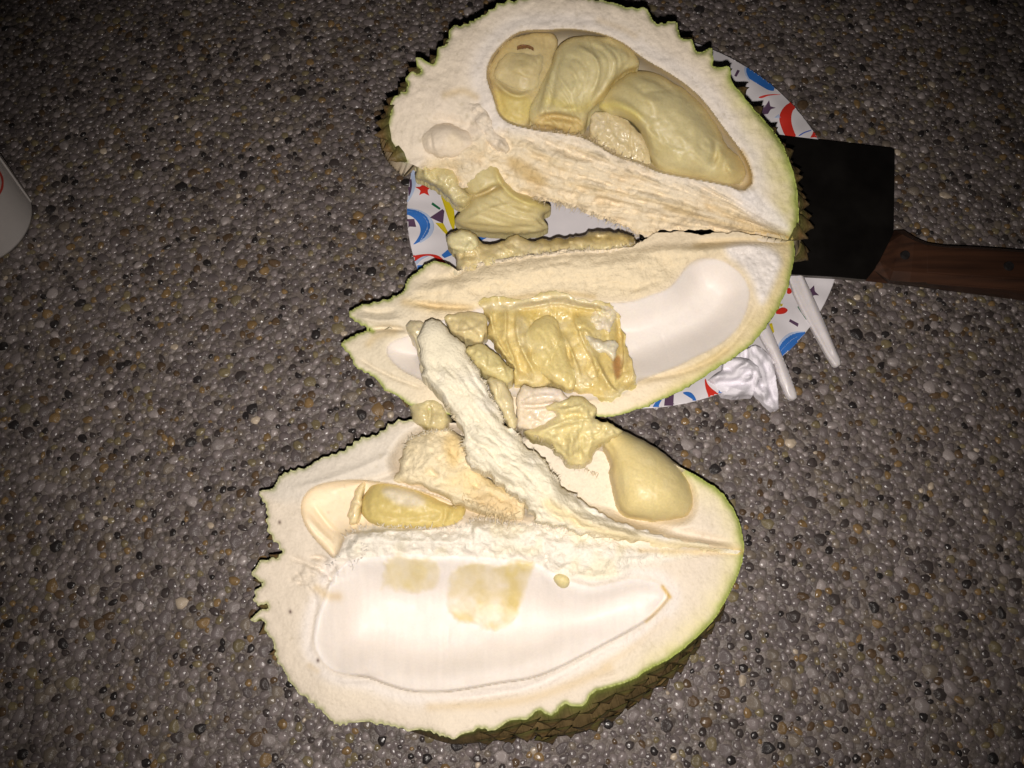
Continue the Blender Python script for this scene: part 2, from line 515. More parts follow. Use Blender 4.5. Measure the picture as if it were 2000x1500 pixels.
def add_spikes(sample, rind, rows, seed):
    r = random.Random(seed); root = rind.parent
    off = root.location
    for v, o, ph, step, tilt, scl, hz, keep in rows:
        for p, nn, i, pp in sample(step, v, o, ph):
            if keep is not None and not keep(pp): continue
            d = Vector((nn[0], nn[1], tilt+r.uniform(-.12, .12))).normalized()
            d = (d+Vector((r.uniform(-.15, .15), r.uniform(-.15, .15), 0))).normalized()
            q = d.to_track_quat('Z', 'Y')
            s = scl*r.uniform(0.85, 1.2)
            ob = bpy.data.objects.new('spike', SPIKES[r.randrange(6)]); link(ob); ob.parent = rind
            ob.location = Vector(p)-off+Vector((nn[0], nn[1], 0))*r.uniform(-.001, .0005)
            ob.rotation_mode = 'QUATERNION'; ob.rotation_quaternion = q
            ob.scale = (s, s, s*hz*r.uniform(0.85, 1.2))

def fringe(name, parent, pts, n, length, seed, dirn=None, zoff=0.0, col=CREAM, rise=0.15, width=1.2):
    """loose fibres torn along an edge, thin tapered prisms"""
    r = np.random.default_rng(seed)
    q = resample(chaikin(pts, 1, False), 2.0, False)
    V = []; T = []; C = []
    for k in range(n):
        i = r.integers(1, len(q)-1)
        t = q[min(i+3, len(q)-1)]-q[max(i-3, 0)]; t = t/(np.hypot(*t)+1e-9)
        nm = np.array([t[1], -t[0]])*(1 if r.random() < 0.5 else -1)
        if dirn is not None and nm@np.array(dirn) < 0: nm = -nm
        a = r.normal(0, 0.55); dv = nm*math.cos(a)+t*math.sin(a)
        L = length*1.25*(0.35+r.random()**2*1.1)
        p0 = q[i]-nm*2+r.normal(0, 1.5, 2); p1 = p0+dv*L*0.55+r.normal(0, 1, 2); p2 = p0+dv*L+r.normal(0, 2.0, 2)
        jj = int(np.clip((p0[1]-GY0)/S, 0, NY-1)); ii = int(np.clip((p0[0]-GX0)/S, 0, NX-1))
        z0 = ZT[jj, ii]+zoff
        w = width*(0.5+r.random())*0.7
        sd = np.array([-dv[1], dv[0]])*w
        b = len(V)
        for (pp, zz, ww) in ((p0, z0-0.03, 1.0), (p1, z0+rise*r.random()+0.03, 0.7)):
            for s_, dz in ((1, 0), (-1, 0), (0, 0.03)):
                x = pp+sd*ww*s_
                V.append(P(x[0], x[1], zz+dz))
        V.append(P(p2[0], p2[1], z0+rise*(r.random()*1.4-0.4)))
        for e in range(3):
            f = (e+1) % 3
            T += [(b+e, b+f, b+3+f), (b+e, b+3+f, b+3+e), (b+3+e, b+3+f, b+6)]
        cc = np.array(col)*(0.85+0.25*r.random())
        C += [cc]*7
    me = mkmesh(name, np.array(V), [np.array(T)], np.array(C), M_fluff)
    o = put(name, me, parent); o['kind'] = 'stuff'
    return o

# ================================================================== GROUND
def mk_ground():
    n = 80
    xs = np.linspace(-0.9, 0.9, n); X, Y = np.meshgrid(xs, xs)
    V = np.stack([X.ravel(), Y.ravel()+0.05, 0*X.ravel()-0.0003], 1)
    ii = np.arange(n*n).reshape(n, n)
    Q = np.stack([ii[:-1, :-1], ii[:-1, 1:], ii[1:, 1:], ii[1:, :-1]], -1).reshape(-1, 4)
    me = mkmesh('ground', V, [Q], None, M_mortar)
    o = put('ground', me); o['kind'] = 'structure'
    return o
ground = mk_ground()

PAL = [((0.165, 0.138, 0.136), 26), ((0.215, 0.182, 0.178), 20), ((0.125, 0.104, 0.103), 20), ((0.18, 0.148, 0.118), 12), ((0.028, 0.024, 0.024), 4.5),
       ((0.058, 0.047, 0.045), 9), ((0.21, 0.135, 0.062), 5), ((0.105, 0.068, 0.04), 6), ((0.19, 0.155, 0.088), 6), ((0.30, 0.26, 0.25), 6), ((0.46, 0.38, 0.29), 0.6)]
PW = np.cumsum([w for _, w in PAL]); PW = PW/PW[-1]

def dome(seed, nseg=8):
    r = np.random.default_rng(seed)
    V = [(0, 0, 1.0)]; ph = r.random(4)*6.28
    for t in (32, 64, 98):
        for i in range(nseg):
            a = 2*math.pi*i/nseg
            q = 1+0.12*math.sin(2*a+ph[0])+0.09*math.sin(3*a+ph[1])+0.06*r.standard_normal()
            st = math.sin(math.radians(t)); V.append((q*st*math.cos(a), q*st*math.sin(a), math.cos(math.radians(t))*(1+0.10*math.sin(a+ph[2])+0.05*r.standard_normal())))
    T = [(0, 1+i, 1+(i+1) % nseg) for i in range(nseg)]
    for k in range(2):
        for i in range(nseg):
            a = 1+k*nseg+i; b = 1+k*nseg+(i+1) % nseg
            T += [(a, a+nseg, b+nseg), (a, b+nseg, b)]
    return np.array(V), np.array(T)
DOMES = [dome(40+k) for k in range(8)]

def mk_pebbles():
    r = random.Random(11)
    cell = 0.32; H = {}
    out = []
    def free(x, y, rad):
        cx, cy = int(x//cell), int(y//cell)
        for i in range(cx-2, cx+3):
            for j in range(cy-2, cy+3):
                for (a, b, q) in H.get((i, j), ()):
                    if (a-x)**2+(b-y)**2 < ((q+rad)*0.80)**2: return False
        return True
    tri = [P(-260, -110, 0)*100, P(2260, -110, 0)*100, P(2330, 1760, 0)*100, P(-330, 1760, 0)*100]
    xa = max(abs(tri[0][0]), 0); y0 = tri[2][1]; y1 = tri[0][1]; xb = tri[2][0]
    for ntry, lo, hi in ((3200, 0.26, 0.36), (25000, 0.19, 0.26), (60000, 0.14, 0.19), (62000, 0.09, 0.14)):
        for _ in range(ntry):
            v = r.random(); y = y0+(y1-y0)*v; w = xb+(xa-xb)*v
            x = r.uniform(-w, w); q = r.uniform(lo, hi)
            if free(x, y, q):
                H.setdefault((int(x//cell), int(y//cell)), []).append((x, y, q)); out.append((x, y, q))
    return out
PEB = mk_pebbles()

def place_pebbles():
    r = random.Random(5)
    arr = np.array(PEB)
    ppx, ppy, dd = toPix(np.stack([arr[:, 0]*.01, arr[:, 1]*.01, arr[:, 0]*0], 1))
    size = arr[:, 2]/dd
    vis = (ppx > 8) & (ppx < 1992) & (ppy > 8) & (ppy < 1492)
    jj = np.clip(((ppy-GY0)/S).astype(int), 0, NY-1); ii = np.clip(((ppx-GX0)/S).astype(int), 0, NX-1)
    vis &= ZT[jj, ii] < 0.02
    order = np.argsort(-np.where(vis, size, 0)); big = set(order[:300].tolist())
    VV = []; TT = []; CC = []; base = 0
    cache = {}
    for k, (x, y, q) in enumerate(PEB):
        ci = int(np.searchsorted(PW, r.random()))
        V, T = DOMES[r.randrange(8)]
        e = r.uniform(0.6, 1.0); a = r.uniform(0, 6.283); hz = q*r.uniform(0.32, 0.58); z0 = -hz*r.uniform(0.25, 0.68)
        col = np.array(PAL[ci][0])*r.uniform(0.85, 1.15)
        if k in big:
            key = (ci, r.randrange(4))
            if key not in cache:
                cache[key] = mkmesh('pebble', DOMES[key[1]][0], [DOMES[key[1]][1]], np.tile(np.array(PAL[ci][0])*(0.85+0.1*key[1]), (len(V), 1)), M_pebble)
            o = bpy.data.objects.new('pebble', cache[key]); link(o); o.parent = ground
            o.location = (x*.01, y*.01, z0*.01); o.rotation_euler = (0, 0, a)
            o.scale = (q*1.12*.01, q*e*1.12*.01, hz*.01)
            continue
        W_ = V*np.array([q*1.12, q*e*1.12, hz]); ca, sa = math.cos(a), math.sin(a)
        W2 = np.stack([W_[:, 0]*ca-W_[:, 1]*sa+x, W_[:, 0]*sa+W_[:, 1]*ca+y, W_[:, 2]+z0], 1)
        VV.append(W2*0.01); TT.append(T+base); base += len(V); CC.append(np.tile(col, (len(V), 1)))
    me = mkmesh('pebble_bed', np.concatenate(VV), [np.concatenate(TT)], np.concatenate(CC), M_pebble)
    o = bpy.data.objects.new('pebble_bed', me); link(o); o.parent = ground; o['kind'] = 'stuff'
# ================================================================== PAPER PLATE
PLATE_TR = [(795, 345), (797, 400), (805, 460), (815, 520), (1395, 100), (1480, 145), (1540, 195), (1590, 265), (1625, 545), (1595, 620), (1530, 697), (1400, 772), (1280, 800)]
tp = np.array(PLATE_TR, float); wp = P(tp[:, 0], tp[:, 1], 1.2)[:, :2]
Af = np.column_stack([2*wp, np.ones(len(wp))]); sol = np.linalg.lstsq(Af, (wp**2).sum(1), rcond=None)[0]
PC = sol[:2]; PR = math.sqrt(sol[2]+PC@PC)
th = np.linspace(0, 2*math.pi, 220, endpoint=False)
def plate_z(X, Y):
    w = P(X, Y, 0.7); r = np.hypot(w[..., 0]-PC[0], w[..., 1]-PC[1])/PR
    a = np.arctan2(w[..., 1]-PC[1], w[..., 0]-PC[0])
    return 0.30+0.95*sstep(0.74, 0.99, r)+0.035*sstep(0.78, 0.95, r)*np.sin(a*46)+0.05*np.sin(a*5+1)*r
rimw = np.stack([PC[0]+PR*np.cos(th), PC[1]+PR*np.sin(th), 0*th+0.0125], 1)
qx, qy, _ = toPix(rimw)
# outline follows the traced points where the photograph shows them
plate_poly = np.stack([qx, qy], 1)
plate = thing('paper_plate', 'round white paper plate with party print under the upper durian half', 'plate', P(1200, 450, 0.3))
c = grid_ctx(plate_poly)
z = plate_z(c.X, c.Y)
col = np.broadcast_to(np.array((0.74, 0.71, 0.74)), c.X.shape+(3,)).copy()
build(c, z, col, ['dish'], None, plate, 0.06, mats=M_plate)

BLUE = (0.035, 0.16, 0.52); PALEB = (0.46, 0.55, 0.74); RED = (0.62, 0.035, 0.022); PURP = (0.10, 0.055, 0.105); YEL = (0.66, 0.53, 0.02); GRN = (0.02, 0.16, 0.07)
lv = [0]
def prnt(name, poly, colr, smooth=2):
    p = chaikin(poly, smooth) if smooth else np.asarray(poly, float)
    c = grid_ctx(p, 4)
    pd = sdf(plate_poly, c.X, c.Y); c.ins &= pd > 2.0; c.free = pd <= 2.0
    if not c.ins.any(): return
    lv[0] = (lv[0]+1) % 8
    z = plate_z(c.X, c.Y)+0.012+0.002*lv[0]
    build(c, z, np.broadcast_to(np.array(colr), c.X.shape+(3,)).copy(), [name], None, plate, 0, mats=M_print)
def arc_poly(cx, cy, r0, r1, a0, a1, ex=1.0, shift=(0, 0)):
    a = np.radians(np.linspace(a0, a1, 26))
    o = np.stack([cx+r1*np.cos(a)*ex, cy-r1*np.sin(a)], 1)
    i = np.stack([cx+shift[0]+r0*np.cos(a[::-1])*ex, cy+shift[1]-r0*np.sin(a[::-1])], 1)
    return np.concatenate([o, i])
def star(cx, cy, r, rot):
    return [(cx+(r if k % 2 == 0 else r*0.40)*math.cos(rot+k*math.pi/5), cy-(r if k % 2 == 0 else r*0.40)*math.sin(rot+k*math.pi/5)) for k in range(10)]
K7 = lambda pts: [(750+x/6.0, 300+y/6.0) for x, y in pts]
K8 = lambda pts: [(1350+x*0.15, 80+y*0.15) for x, y in pts]
K2 = lambda pts: [(1350+x*0.2, 500+y*0.2) for x, y in pts]
# left sector
prnt('printed_swirl', K7([(280, 120), (310, 110), (345, 180), (375, 260), (375, 380), (330, 500), (250, 610), (245, 560), (300, 430), (315, 330), (300, 240)]), PALEB)
prnt('printed_swirl', K7([(200, 240), (290, 210), (325, 290), (330, 400), (300, 500), (245, 580), (200, 560)]), PURP)
prnt('printed_flag', K7([(275, 205), (290, 160), (330, 175), (345, 205), (300, 215)]), YEL, 0)
prnt('printed_star', K7([(458, 340), (485, 385), (558, 392), (505, 432), (532, 495), (462, 460), (412, 490), (430, 430), (362, 390), (430, 388)]), RED, 0)
prnt('printed_bar', K7([(570, 570), (665, 640), (650, 660), (552, 595)]), GRN, 0)
prnt('printed_ribbon', K7([(655, 470), (740, 500), (800, 570), (830, 700), (830, 900), (800, 890), (745, 740), (700, 600)]), YEL)
prnt('printed_ribbon', K7([(600, 810), (695, 815), (750, 920), (740, 960), (700, 920)]), YEL, 0)
prnt('printed_triangle', K7([(538, 748), (685, 650), (708, 670), (692, 820)]), PURP, 0)
prnt('printed_swirl', K7([(200, 640), (330, 640), (450, 670), (550, 740), (600, 850), (560, 960), (480, 1020), (400, 1060), (460, 960), (520, 850), (480, 740), (350, 680), (200, 680)]), PALEB)
prnt('printed_swirl', K7([(200, 648), (300, 645), (420, 675), (510, 740), (548, 830), (530, 930), (450, 1020), (325, 1080), (380, 1020), (430, 930), (425, 850), (380, 780), (310, 725), (200, 690)]), BLUE)
prnt('printed_bar', K7([(200, 770), (355, 765), (378, 860), (200, 850)]), PURP, 0)
prnt('printed_ribbon', K7([(670, 1190), (765, 1110), (800, 1150), (795, 1190), (710, 1225)]), BLUE, 0)
prnt('printed_swirl', K7([(340, 1290), (380, 1230), (470, 1200), (560, 1190), (480, 1220), (420, 1260), (380, 1310)]), PALEB)
prnt('printed_swirl', K7([(330, 1200), (440, 1178), (560, 1175), (660, 1200), (735, 1290), (690, 1300), (630, 1270), (580, 1200), (470, 1195), (390, 1240), (340, 1290)]), RED)
prnt('printed_swirl', K7([(380, 1310), (530, 1300), (520, 1330), (380, 1360)]), BLUE, 0)
# gap in the middle
prnt('printed_ribbon', CR(650, 300, [(930, 550), (960, 540), (1010, 545), (960, 570)]), BLUE, 0)
# upper right sector
prnt('printed_bar', K8([(600, 375), (635, 385), (590, 468), (560, 455)]), PURP, 0)
prnt('printed_swirl', K8([(690, 340), (715, 345), (720, 430), (770, 500), (760, 530), (715, 470), (690, 400)]), PALEB)
prnt('printed_swirl', K8([(695, 335), (900, 420), (1110, 650), (1020, 650), (940, 605), (800, 520), (740, 480)]), BLUE)
prnt('printed_swirl', K8([(860, 735), (960, 700), (1080, 690), (1180, 700), (1080, 704), (990, 715), (920, 750)]), RED)
prnt('printed_star', K8([(1015, 770), (1030, 850), (1105, 870), (1035, 890), (1000, 950), (930, 960), (915, 850), (970, 840)]), PURP, 0)
prnt('printed_swirl', K8([(1140, 950), (1170, 1010), (1080, 1000)]), PALEB, 0)
prnt('printed_swirl', K8([(1280, 790), (1350, 870), (1310, 930), (1300, 1040), (1330, 1160), (1380, 1260), (1230, 1260), (1170, 1120), (1140, 1010), (1170, 900)]), RED)
prnt('printed_swirl', K8([(1380, 1245), (1450, 1190), (1560, 1155), (1570, 1170), (1480, 1195), (1420, 1235)]), (0.10, 0.16, 0.5))
prnt('printed_swirl', K8([(1585, 1195), (1640, 1250), (1550, 1260)]), RED, 0)
# lower right sector
prnt('printed_star', K2([(1200, 285), (1208, 345), (1250, 385), (1200, 382), (1180, 400), (1140, 390), (1130, 330), (1155, 330)]), PURP, 0)
prnt('printed_swirl', K2([(940, 310), (965, 310), (990, 350), (960, 375), (930, 365)]), RED)
prnt('printed_swirl', K2([(900, 495), (950, 525), (920, 560), (870, 570), (820, 565), (840, 520)]), RED, 1)
prnt('printed_bar', K2([(1035, 495), (1055, 485), (1140, 620), (1120, 620)]), GRN, 0)
prnt('printed_bar', K2([(965, 615), (1050, 660), (1040, 692), (955, 640)]), PURP, 0)
prnt('printed_ribbon', K2([(760, 660), (790, 655), (812, 740), (795, 760)]), YEL, 0)
prnt('printed_ribbon', K2([(870, 470), (895, 465), (890, 490), (870, 495)]), YEL, 0)
prnt('printed_swirl', K2([(840, 890), (860, 840), (920, 770), (1000, 735), (1180, 735), (1100, 770), (1000, 800), (900, 900), (860, 950)]), PALEB)
prnt('printed_swirl', K2([(845, 900), (900, 820), (980, 760), (1080, 742), (1200, 742), (1200, 850), (900, 1050), (870, 1000)]), BLUE)
prnt('printed_swirl', K2([(140, 1190), (165, 1270), (290, 1360), (190, 1420), (140, 1300), (130, 1210)]), RED)
prnt('printed_swirl', K2([(265, 1290), (290, 1310), (310, 1370), (280, 1380)]), BLUE, 0)
prnt('printed_swirl', CR(1000, 730, [(1100, 120), (1160, 115), (1190, 145), (1205, 185), (1150, 150)]), BLUE)
prnt('printed_swirl', CR(1000, 730, [(900, 240), (950, 160), (1000, 140), (960, 190), (945, 250)]), BLUE)
prnt('printed_bar', CR(1000, 730, [(985, 250), (1000, 120), (1055, 120), (1048, 250)]), PURP, 0)

# ================================================================== PLASTIC CUTLERY
def fork_handle(poly, base, label, ridges, seed):
    t = thing('plastic_fork', label, 'fork', P(poly[0][0], poly[0][1], 0.8), 'white plastic forks under the durian')
    p = chaikin(poly, 1)
    c = grid_ctx(p)
    z = np.minimum(base(c.X, c.Y), 1.5)+0.10*sstep(0, 3.5, c.D)
    for r in ridges: z = stroke(z, c.X, c.Y, r[0], r[1], r[2])
    z = np.maximum(z, c.zt+0.05)
    build(c, z, np.broadcast_to(np.array((0.70, 0.66, 0.67)), c.X.shape+(3,)).copy(), ['handle'], None, t, 0.22, mats=M_plastic)
fork_handle([(1522, 505), (1545, 552), (1551, 574), (1584, 638), (1626, 712), (1634, 717), (1643, 711), (1642, 704), (1630, 676), (1602, 608), (1572, 545), (1553, 505)],
            plane3((1550, 540), 1.5, (1575, 540), 1.5, (1640, 715), 1.12), 'white plastic fork handle beside the printed star, just below the cleaver',
            [([(1552, 500), (1583, 590), (1612, 650), (1634, 700)], 5, 0.07), ([(1530, 500), (1560, 580), (1592, 640), (1630, 706)], 4, -0.04)], 1)
fork_handle([(1450, 590), (1484, 656), (1512, 703), (1519, 732), (1537, 774), (1545, 781), (1553, 780), (1558, 775), (1548, 744), (1522, 680), (1503, 636), (1480, 590)],
            plane3((1480, 650), 1.6, (1500, 650), 1.6, (1552, 778), 1.05), 'white plastic fork handle touching the crumpled tissue',
            [([(1490, 630), (1516, 690), (1532, 730), (1546, 770)], 5, 0.07), ([(1480, 650), (1508, 696), (1520, 730)], 4, -0.04)], 2)

# ================================================================== CRUMPLED TISSUE
def mk_tissue():
    t = thing('crumpled_tissue', 'crumpled white paper tissue lying on the plate edge beside a fork handle', 'tissue', P(1450, 740, 0.8))
    def sheet(name, poly, base, H, seed, lines):
        p = fray(poly, 1.6, 12, seed, True, 4)
        c = grid_ctx(p)
        rr = np.random.default_rng(seed*7)
        z = base(c.X, c.Y)+0.6*H*pillow(c.ins, 26, 0.6)
        for k in range(9):                                  # flat facets between sharp creases
            a = rr.random()*3.1416; lam = (30, 48, 22, 36, 60, 17, 26, 14, 40)[k]; am = lam*0.0068
            u = (c.X*math.cos(a)+c.Y*math.sin(a))/lam+rr.random()+0.35*vnoise(c.X, c.Y, 55, seed+k)
            z = z+am*(2*np.abs(u-np.floor(u)-0.5)-0.5)*(0.4+0.6*sstep(-0.3, 0.3, vnoise(c.X, c.Y, 45, seed+20+k)))
        for l in lines: z = stroke(z, c.X, c.Y, l[0], l[1], l[2], True)
        z = np.maximum(z, c.zt+0.05)
        build(c, z, np.broadcast_to(np.array((0.84, 0.81, 0.87)), c.X.shape+(3,)).copy(), [name], None, t, 0.5, mats=M_tissue)
    sheet('tissue_fold', [(1440, 690), (1458, 680), (1475, 673), (1495, 685), (1508, 700), (1513, 722), (1516, 745), (1521, 775), (1521, 798), (1510, 801), (1499, 790), (1484, 775), (1470, 760), (1440, 740), (1430, 710)],
          plane3((1440, 700), 1.5, (1520, 700), 1.4, (1515, 800), 0.45), 0.5, 5,
          [([(1460, 690), (1480, 730), (1512, 792)], 5, 0.22), ([(1490, 690), (1498, 740), (1516, 790)], 4, -0.2), ([(1470, 740), (1500, 786)], 4, 0.2)])
    sheet('tissue_fold', [(1383, 742), (1400, 728), (1411, 722), (1412, 710), (1420, 703), (1440, 697), (1462, 700), (1480, 715), (1488, 735), (1480, 748), (1474, 760), (1471, 772), (1440, 775), (1412, 771), (1402, 758), (1394, 748)],
          plane3((1385, 742), 1.3, (1488, 735), 1.5, (1440, 775), 1.0), 0.5, 9,
          [([(1415, 745), (1440, 752), (1470, 745), (1485, 735)], 4, -0.3), ([(1438, 735), (1440, 720), (1455, 712), (1470, 722), (1462, 738), (1448, 738)], 4, 0.25),
           ([(1400, 750), (1430, 758), (1468, 768)], 4, 0.2), ([(1415, 712), (1430, 725), (1428, 742)], 4, -0.2), ([(1445, 700), (1470, 715), (1484, 738)], 3, 0.2)])
mk_tissue()

# ================================================================== CLEAVER
M_edge = mat('blade_edge', 0.4, 0.5, 0.0, col=(0.10, 0.088, 0.08), namp=0.2, nscale=300)
def mk_cleaver():
    t = thing('cleaver', 'black bladed cleaver with riveted brown wooden handle under the durian', 'knife', P(1700, 480, 1.0))
    zb = plane3((1550, 270), 1.75, (1550, 540), 1.75, (1750, 400), 1.7)
    top = np.array([(1250, 235), (1530, 264), (1640, 277), (1742, 289), (1748, 293), (1748, 330), (1746, 450), (1730, 500), (1692, 546), (1640, 541), (1550, 536), (1250, 515)], float)
    def prism(name, poly, zf, th, mat, bev=0.03):
        z = zf(poly[:, 0], poly[:, 1]); A = P(poly[:, 0], poly[:, 1], z); n = len(A)
        cen = A.mean(0); ins = A+(cen-A)*0.006; ins[:, 2] = A[:, 2]
        rings = [ins, A-np.array([0, 0, bev*.01]), A-np.array([0, 0, th*.01])]
        V = np.concatenate(rings); F4 = []
        for k in range(2):
            for i in range(n):
                j = (i+1) % n; F4.append((k*n+i, (k+1)*n+i, (k+1)*n+j, k*n+j))
        me = bpy.data.meshes.new(name)
        ar = sum(poly[i][0]*poly[(i+1) % n][1]-poly[(i+1) % n][0]*poly[i][1] for i in range(n))
        f = [tuple(range(n)), tuple(range(3*n-1, 2*n-1, -1))]+F4
        if ar > 0: f = [tuple(reversed(q)) for q in f]
        me.from_pydata([tuple(v) for v in V], [], f); me.update(); me.materials.append(mat); me.materials.append(M_edge)
        for q in range(2+n, 2+2*n): me.polygons[q].material_index = 1
        return put(name, me, t)
    prism('blade', top, zb, 0.28, M_blade)
    c = grid_ctx(top); ZT[c.sl] = np.where(c.ins, np.maximum(ZT[c.sl], 1.75), ZT[c.sl])
    # handle: lofted cross sections (far edge, top far, top near, bevel near, bottom near, bottom far)
    secs = [((1747, 450), (1736, 474), (1718, 510), (1706, 528), (1690, 549)),
            ((1766, 450), (1762, 458), (1745, 529), (1738, 548), (1735, 554)),
            ((1788, 464), (1786, 470), (1780, 531), (1777, 551), (1775, 559)),
            ((1812, 474), (1811, 479), (1810, 533), (1809, 553), (1808, 563)),
            ((1845, 479), (1845, 484), (1845, 535), (1845, 556), (1845, 568)),
            ((1900, 481), (1900, 486), (1900, 539), (1900, 560), (1900, 575)),
            ((1960, 485), (1960, 490), (1960, 543), (1960, 564), (1960, 583)),
            ((2060, 494), (2060, 499), (2060, 550), (2060, 571), (2060, 597)),
            ((2200, 505), (2200, 512), (2200, 562), (2200, 584), (2200, 616)),
            ((2420, 560), (2420, 566), (2420, 590), (2420, 606), (2420, 640))]
    V = []; m = 6
    for k, s in enumerate(secs):
        hz = (2.0, 2.35, 2.5)[min(k, 2)]
        zs = (hz-0.45, hz, hz, hz-0.45, 0.75)
        pts = [P(p[0], p[1], zz) for p, zz in zip(s, zs)]
        fb = pts[0].copy(); fb[2] = 0.0075
        V += pts+[fb]
    F = []
    for k in range(len(secs)-1):
        for i in range(m):
            j = (i+1) % m
            F.append((k*m+i, k*m+j, (k+1)*m+j, (k+1)*m+i))
    F.append(tuple(range(m-1, -1, -1))); e = (len(secs)-1)*m; F.append(tuple(e+i for i in range(m)))
    me = bpy.data.meshes.new('handle'); me.from_pydata([tuple(v) for v in V], [], F); me.update()
    import bmesh
    bm = bmesh.new(); bm.from_mesh(me); bmesh.ops.recalc_face_normals(bm, faces=bm.faces[:])
    bmesh.ops.bevel(bm, geom=[e for e in bm.edges if min(v.co.x for v in e.verts) > P(1776, 520, 1.5)[0] and abs(e.verts[0].co.x-e.verts[1].co.x) > 0.003], offset=0.0006, segments=2, affect='EDGES', clamp_overlap=True)
    bm.to_mesh(me); bm.free()
    M = bpy.data.materials.new('handle_wood'); M.use_nodes = True; nt = M.node_tree; b = nt.nodes['Principled BSDF']
    tc = nt.nodes.new('ShaderNodeTexCoord'); mp = nt.nodes.new('ShaderNodeMapping'); mp.inputs['Scale'].default_value = (18, 260, 200); mp.inputs['Rotation'].default_value = (0, 0, 0.07)
    no = nt.nodes.new('ShaderNodeTexNoise'); no.inputs['Scale'].default_value = 1.0; no.inputs['Detail'].default_value = 6
    cr = nt.nodes.new('ShaderNodeValToRGB'); cr.color_ramp.elements[0].position = 0.3; cr.color_ramp.elements[0].color = (0.024, 0.0098, 0.0055, 1); cr.color_ramp.elements[1].position = 0.75; cr.color_ramp.elements[1].color = (0.078, 0.031, 0.015, 1)
    nt.links.new(tc.outputs['Object'], mp.inputs[0]); nt.links.new(mp.outputs[0], no.inputs['Vector']); nt.links.new(no.outputs['Fac'], cr.inputs[0]); nt.links.new(cr.outputs[0], b.inputs['Base Color'])
    b.inputs['Roughness'].default_value = 0.5
    me.materials.append(M); put('handle', me, t)
    for (x, y, rr) in ((1768, 498, 0.26), (1970, 520, 0.29)):
        bm = bmesh.new(); bmesh.ops.create_cone(bm, cap_ends=True, segments=24, radius1=rr*.01, radius2=rr*.0082, depth=0.0014)
        p = P(x, y, 2.5)
        bmesh.ops.translate(bm, verts=bm.verts[:], vec=Vector(p)+Vector((0, 0, 0.0003)))
        me = bpy.data.meshes.new('rivet'); bm.to_mesh(me); bm.free(); me.materials.append(M_rivet); put('rivet', me, t)
mk_cleaver()

# ================================================================== PAPER CUP
def mk_cup():
    base = P(-42, 430, 0)
    t = thing('paper_cup', 'white paper cup with red print at the left edge of the photo', 'cup', base)
    r0 = 102/FPX*0.495; r1 = r0*1.38; Hc = 0.095
    n = 72; prof = [(r0-0.002, 0.003), (r0-0.001, 0.0), (r0, 0.0), (r0+0.0002, 0.002)]+[(r0+(r1-r0)*k/10, 0.002+(Hc-0.002)*k/10) for k in range(1, 11)]+[(r1+0.0022, Hc), (r1+0.003, Hc+0.0015), (r1+0.002, Hc+0.003), (r1, Hc+0.0025), (r1-0.0006, Hc), (r0, 0.008), (0.001, 0.0078)]
    V = []; F = []
    for r, h in prof:
        for i in range(n):
            a = 2*math.pi*i/n; V.append((base[0]+r*math.cos(a), base[1]+r*math.sin(a), h))
    for k in range(len(prof)-1):
        for i in range(n):
            j = (i+1) % n; F.append((k*n+i, k*n+j, (k+1)*n+j, (k+1)*n+i))
    put('cup_body', mkmesh('cup_body', np.array(V), [np.array(F)], np.tile((0.62, 0.585, 0.565), (len(V), 1)), M_cup), t)
    # overlapping side seam
    sa = math.radians(22); V = []; F = []
    for k in range(12):
        h = 0.002+(Hc-0.002)*k/11; r = r0+(r1-r0)*k/11
        for a, dr in ((-0.035, -0.0002), (-0.03, 0.0007), (0.03, 0.0007), (0.036, -0.0002)):
            V.append((base[0]+(r+dr)*math.cos(sa+a), base[1]+(r+dr)*math.sin(sa+a), h))
    for k in range(11):
        for i in range(3): F.append((k*4+i, k*4+i+1, (k+1)*4+i+1, (k+1)*4+i))
    put('seam', mkmesh('seam', np.array(V), [np.array(F)], np.tile((0.66, 0.62, 0.6), (len(V), 1)), M_cup, smooth=False), t)
    # red rings printed on the wall
    ta, hh = np.meshgrid(np.linspace(-2.2, 1.0, 600), np.linspace(0, 1, 300))
    rr = r0+(r1-r0)*hh; w = np.stack([base[0]+rr*np.cos(ta), base[1]+rr*np.sin(ta), 0.002+(Hc-0.002)*hh], -1)
    x, y, _ = toPix(w)
    def on_cup(px, py):
        k = np.argmin((x-px)**2+(y-py)**2); return ta.flat[k], hh.flat[k]
    for rad, wd in ((34, 4.5), (26, 4)):
        V = []; F = []
        for q in range(41):
            a = 2*math.pi*q/40
            for e in (-wd/2, wd/2):
                tt, h = on_cup(-30+(rad+e)*math.cos(a), 357+(rad+e)*1.05*math.sin(a))
                R = r0+(r1-r0)*h+0.00035
                V.append((base[0]+R*math.cos(tt), base[1]+R*math.sin(tt), 0.002+(Hc-0.002)*h))
            if q: F.append((2*q-2, 2*q-1, 2*q+1, 2*q))
        put('printed_ring', mkmesh('printed_ring', np.array(V), [np.array(F)], np.tile((0.55, 0.05, 0.03), (len(V), 1)), M_print), t)
mk_cup()
# ================================================================== UPPER DURIAN HALF
upper = thing('durian', 'upper open durian half with yellow flesh, lying on the party plate and cleaver', 'durian', P(1250, 420, 0.5), 'durian halves')
SG = -1.0
pA = plane3((1550, 467), 6.0, (1100, 0), 10.0, (760, 250), 7.2)
pB = plane3((1550, 470), 6.0, (680, 610), 4.4, (1200, 810), 4.8)

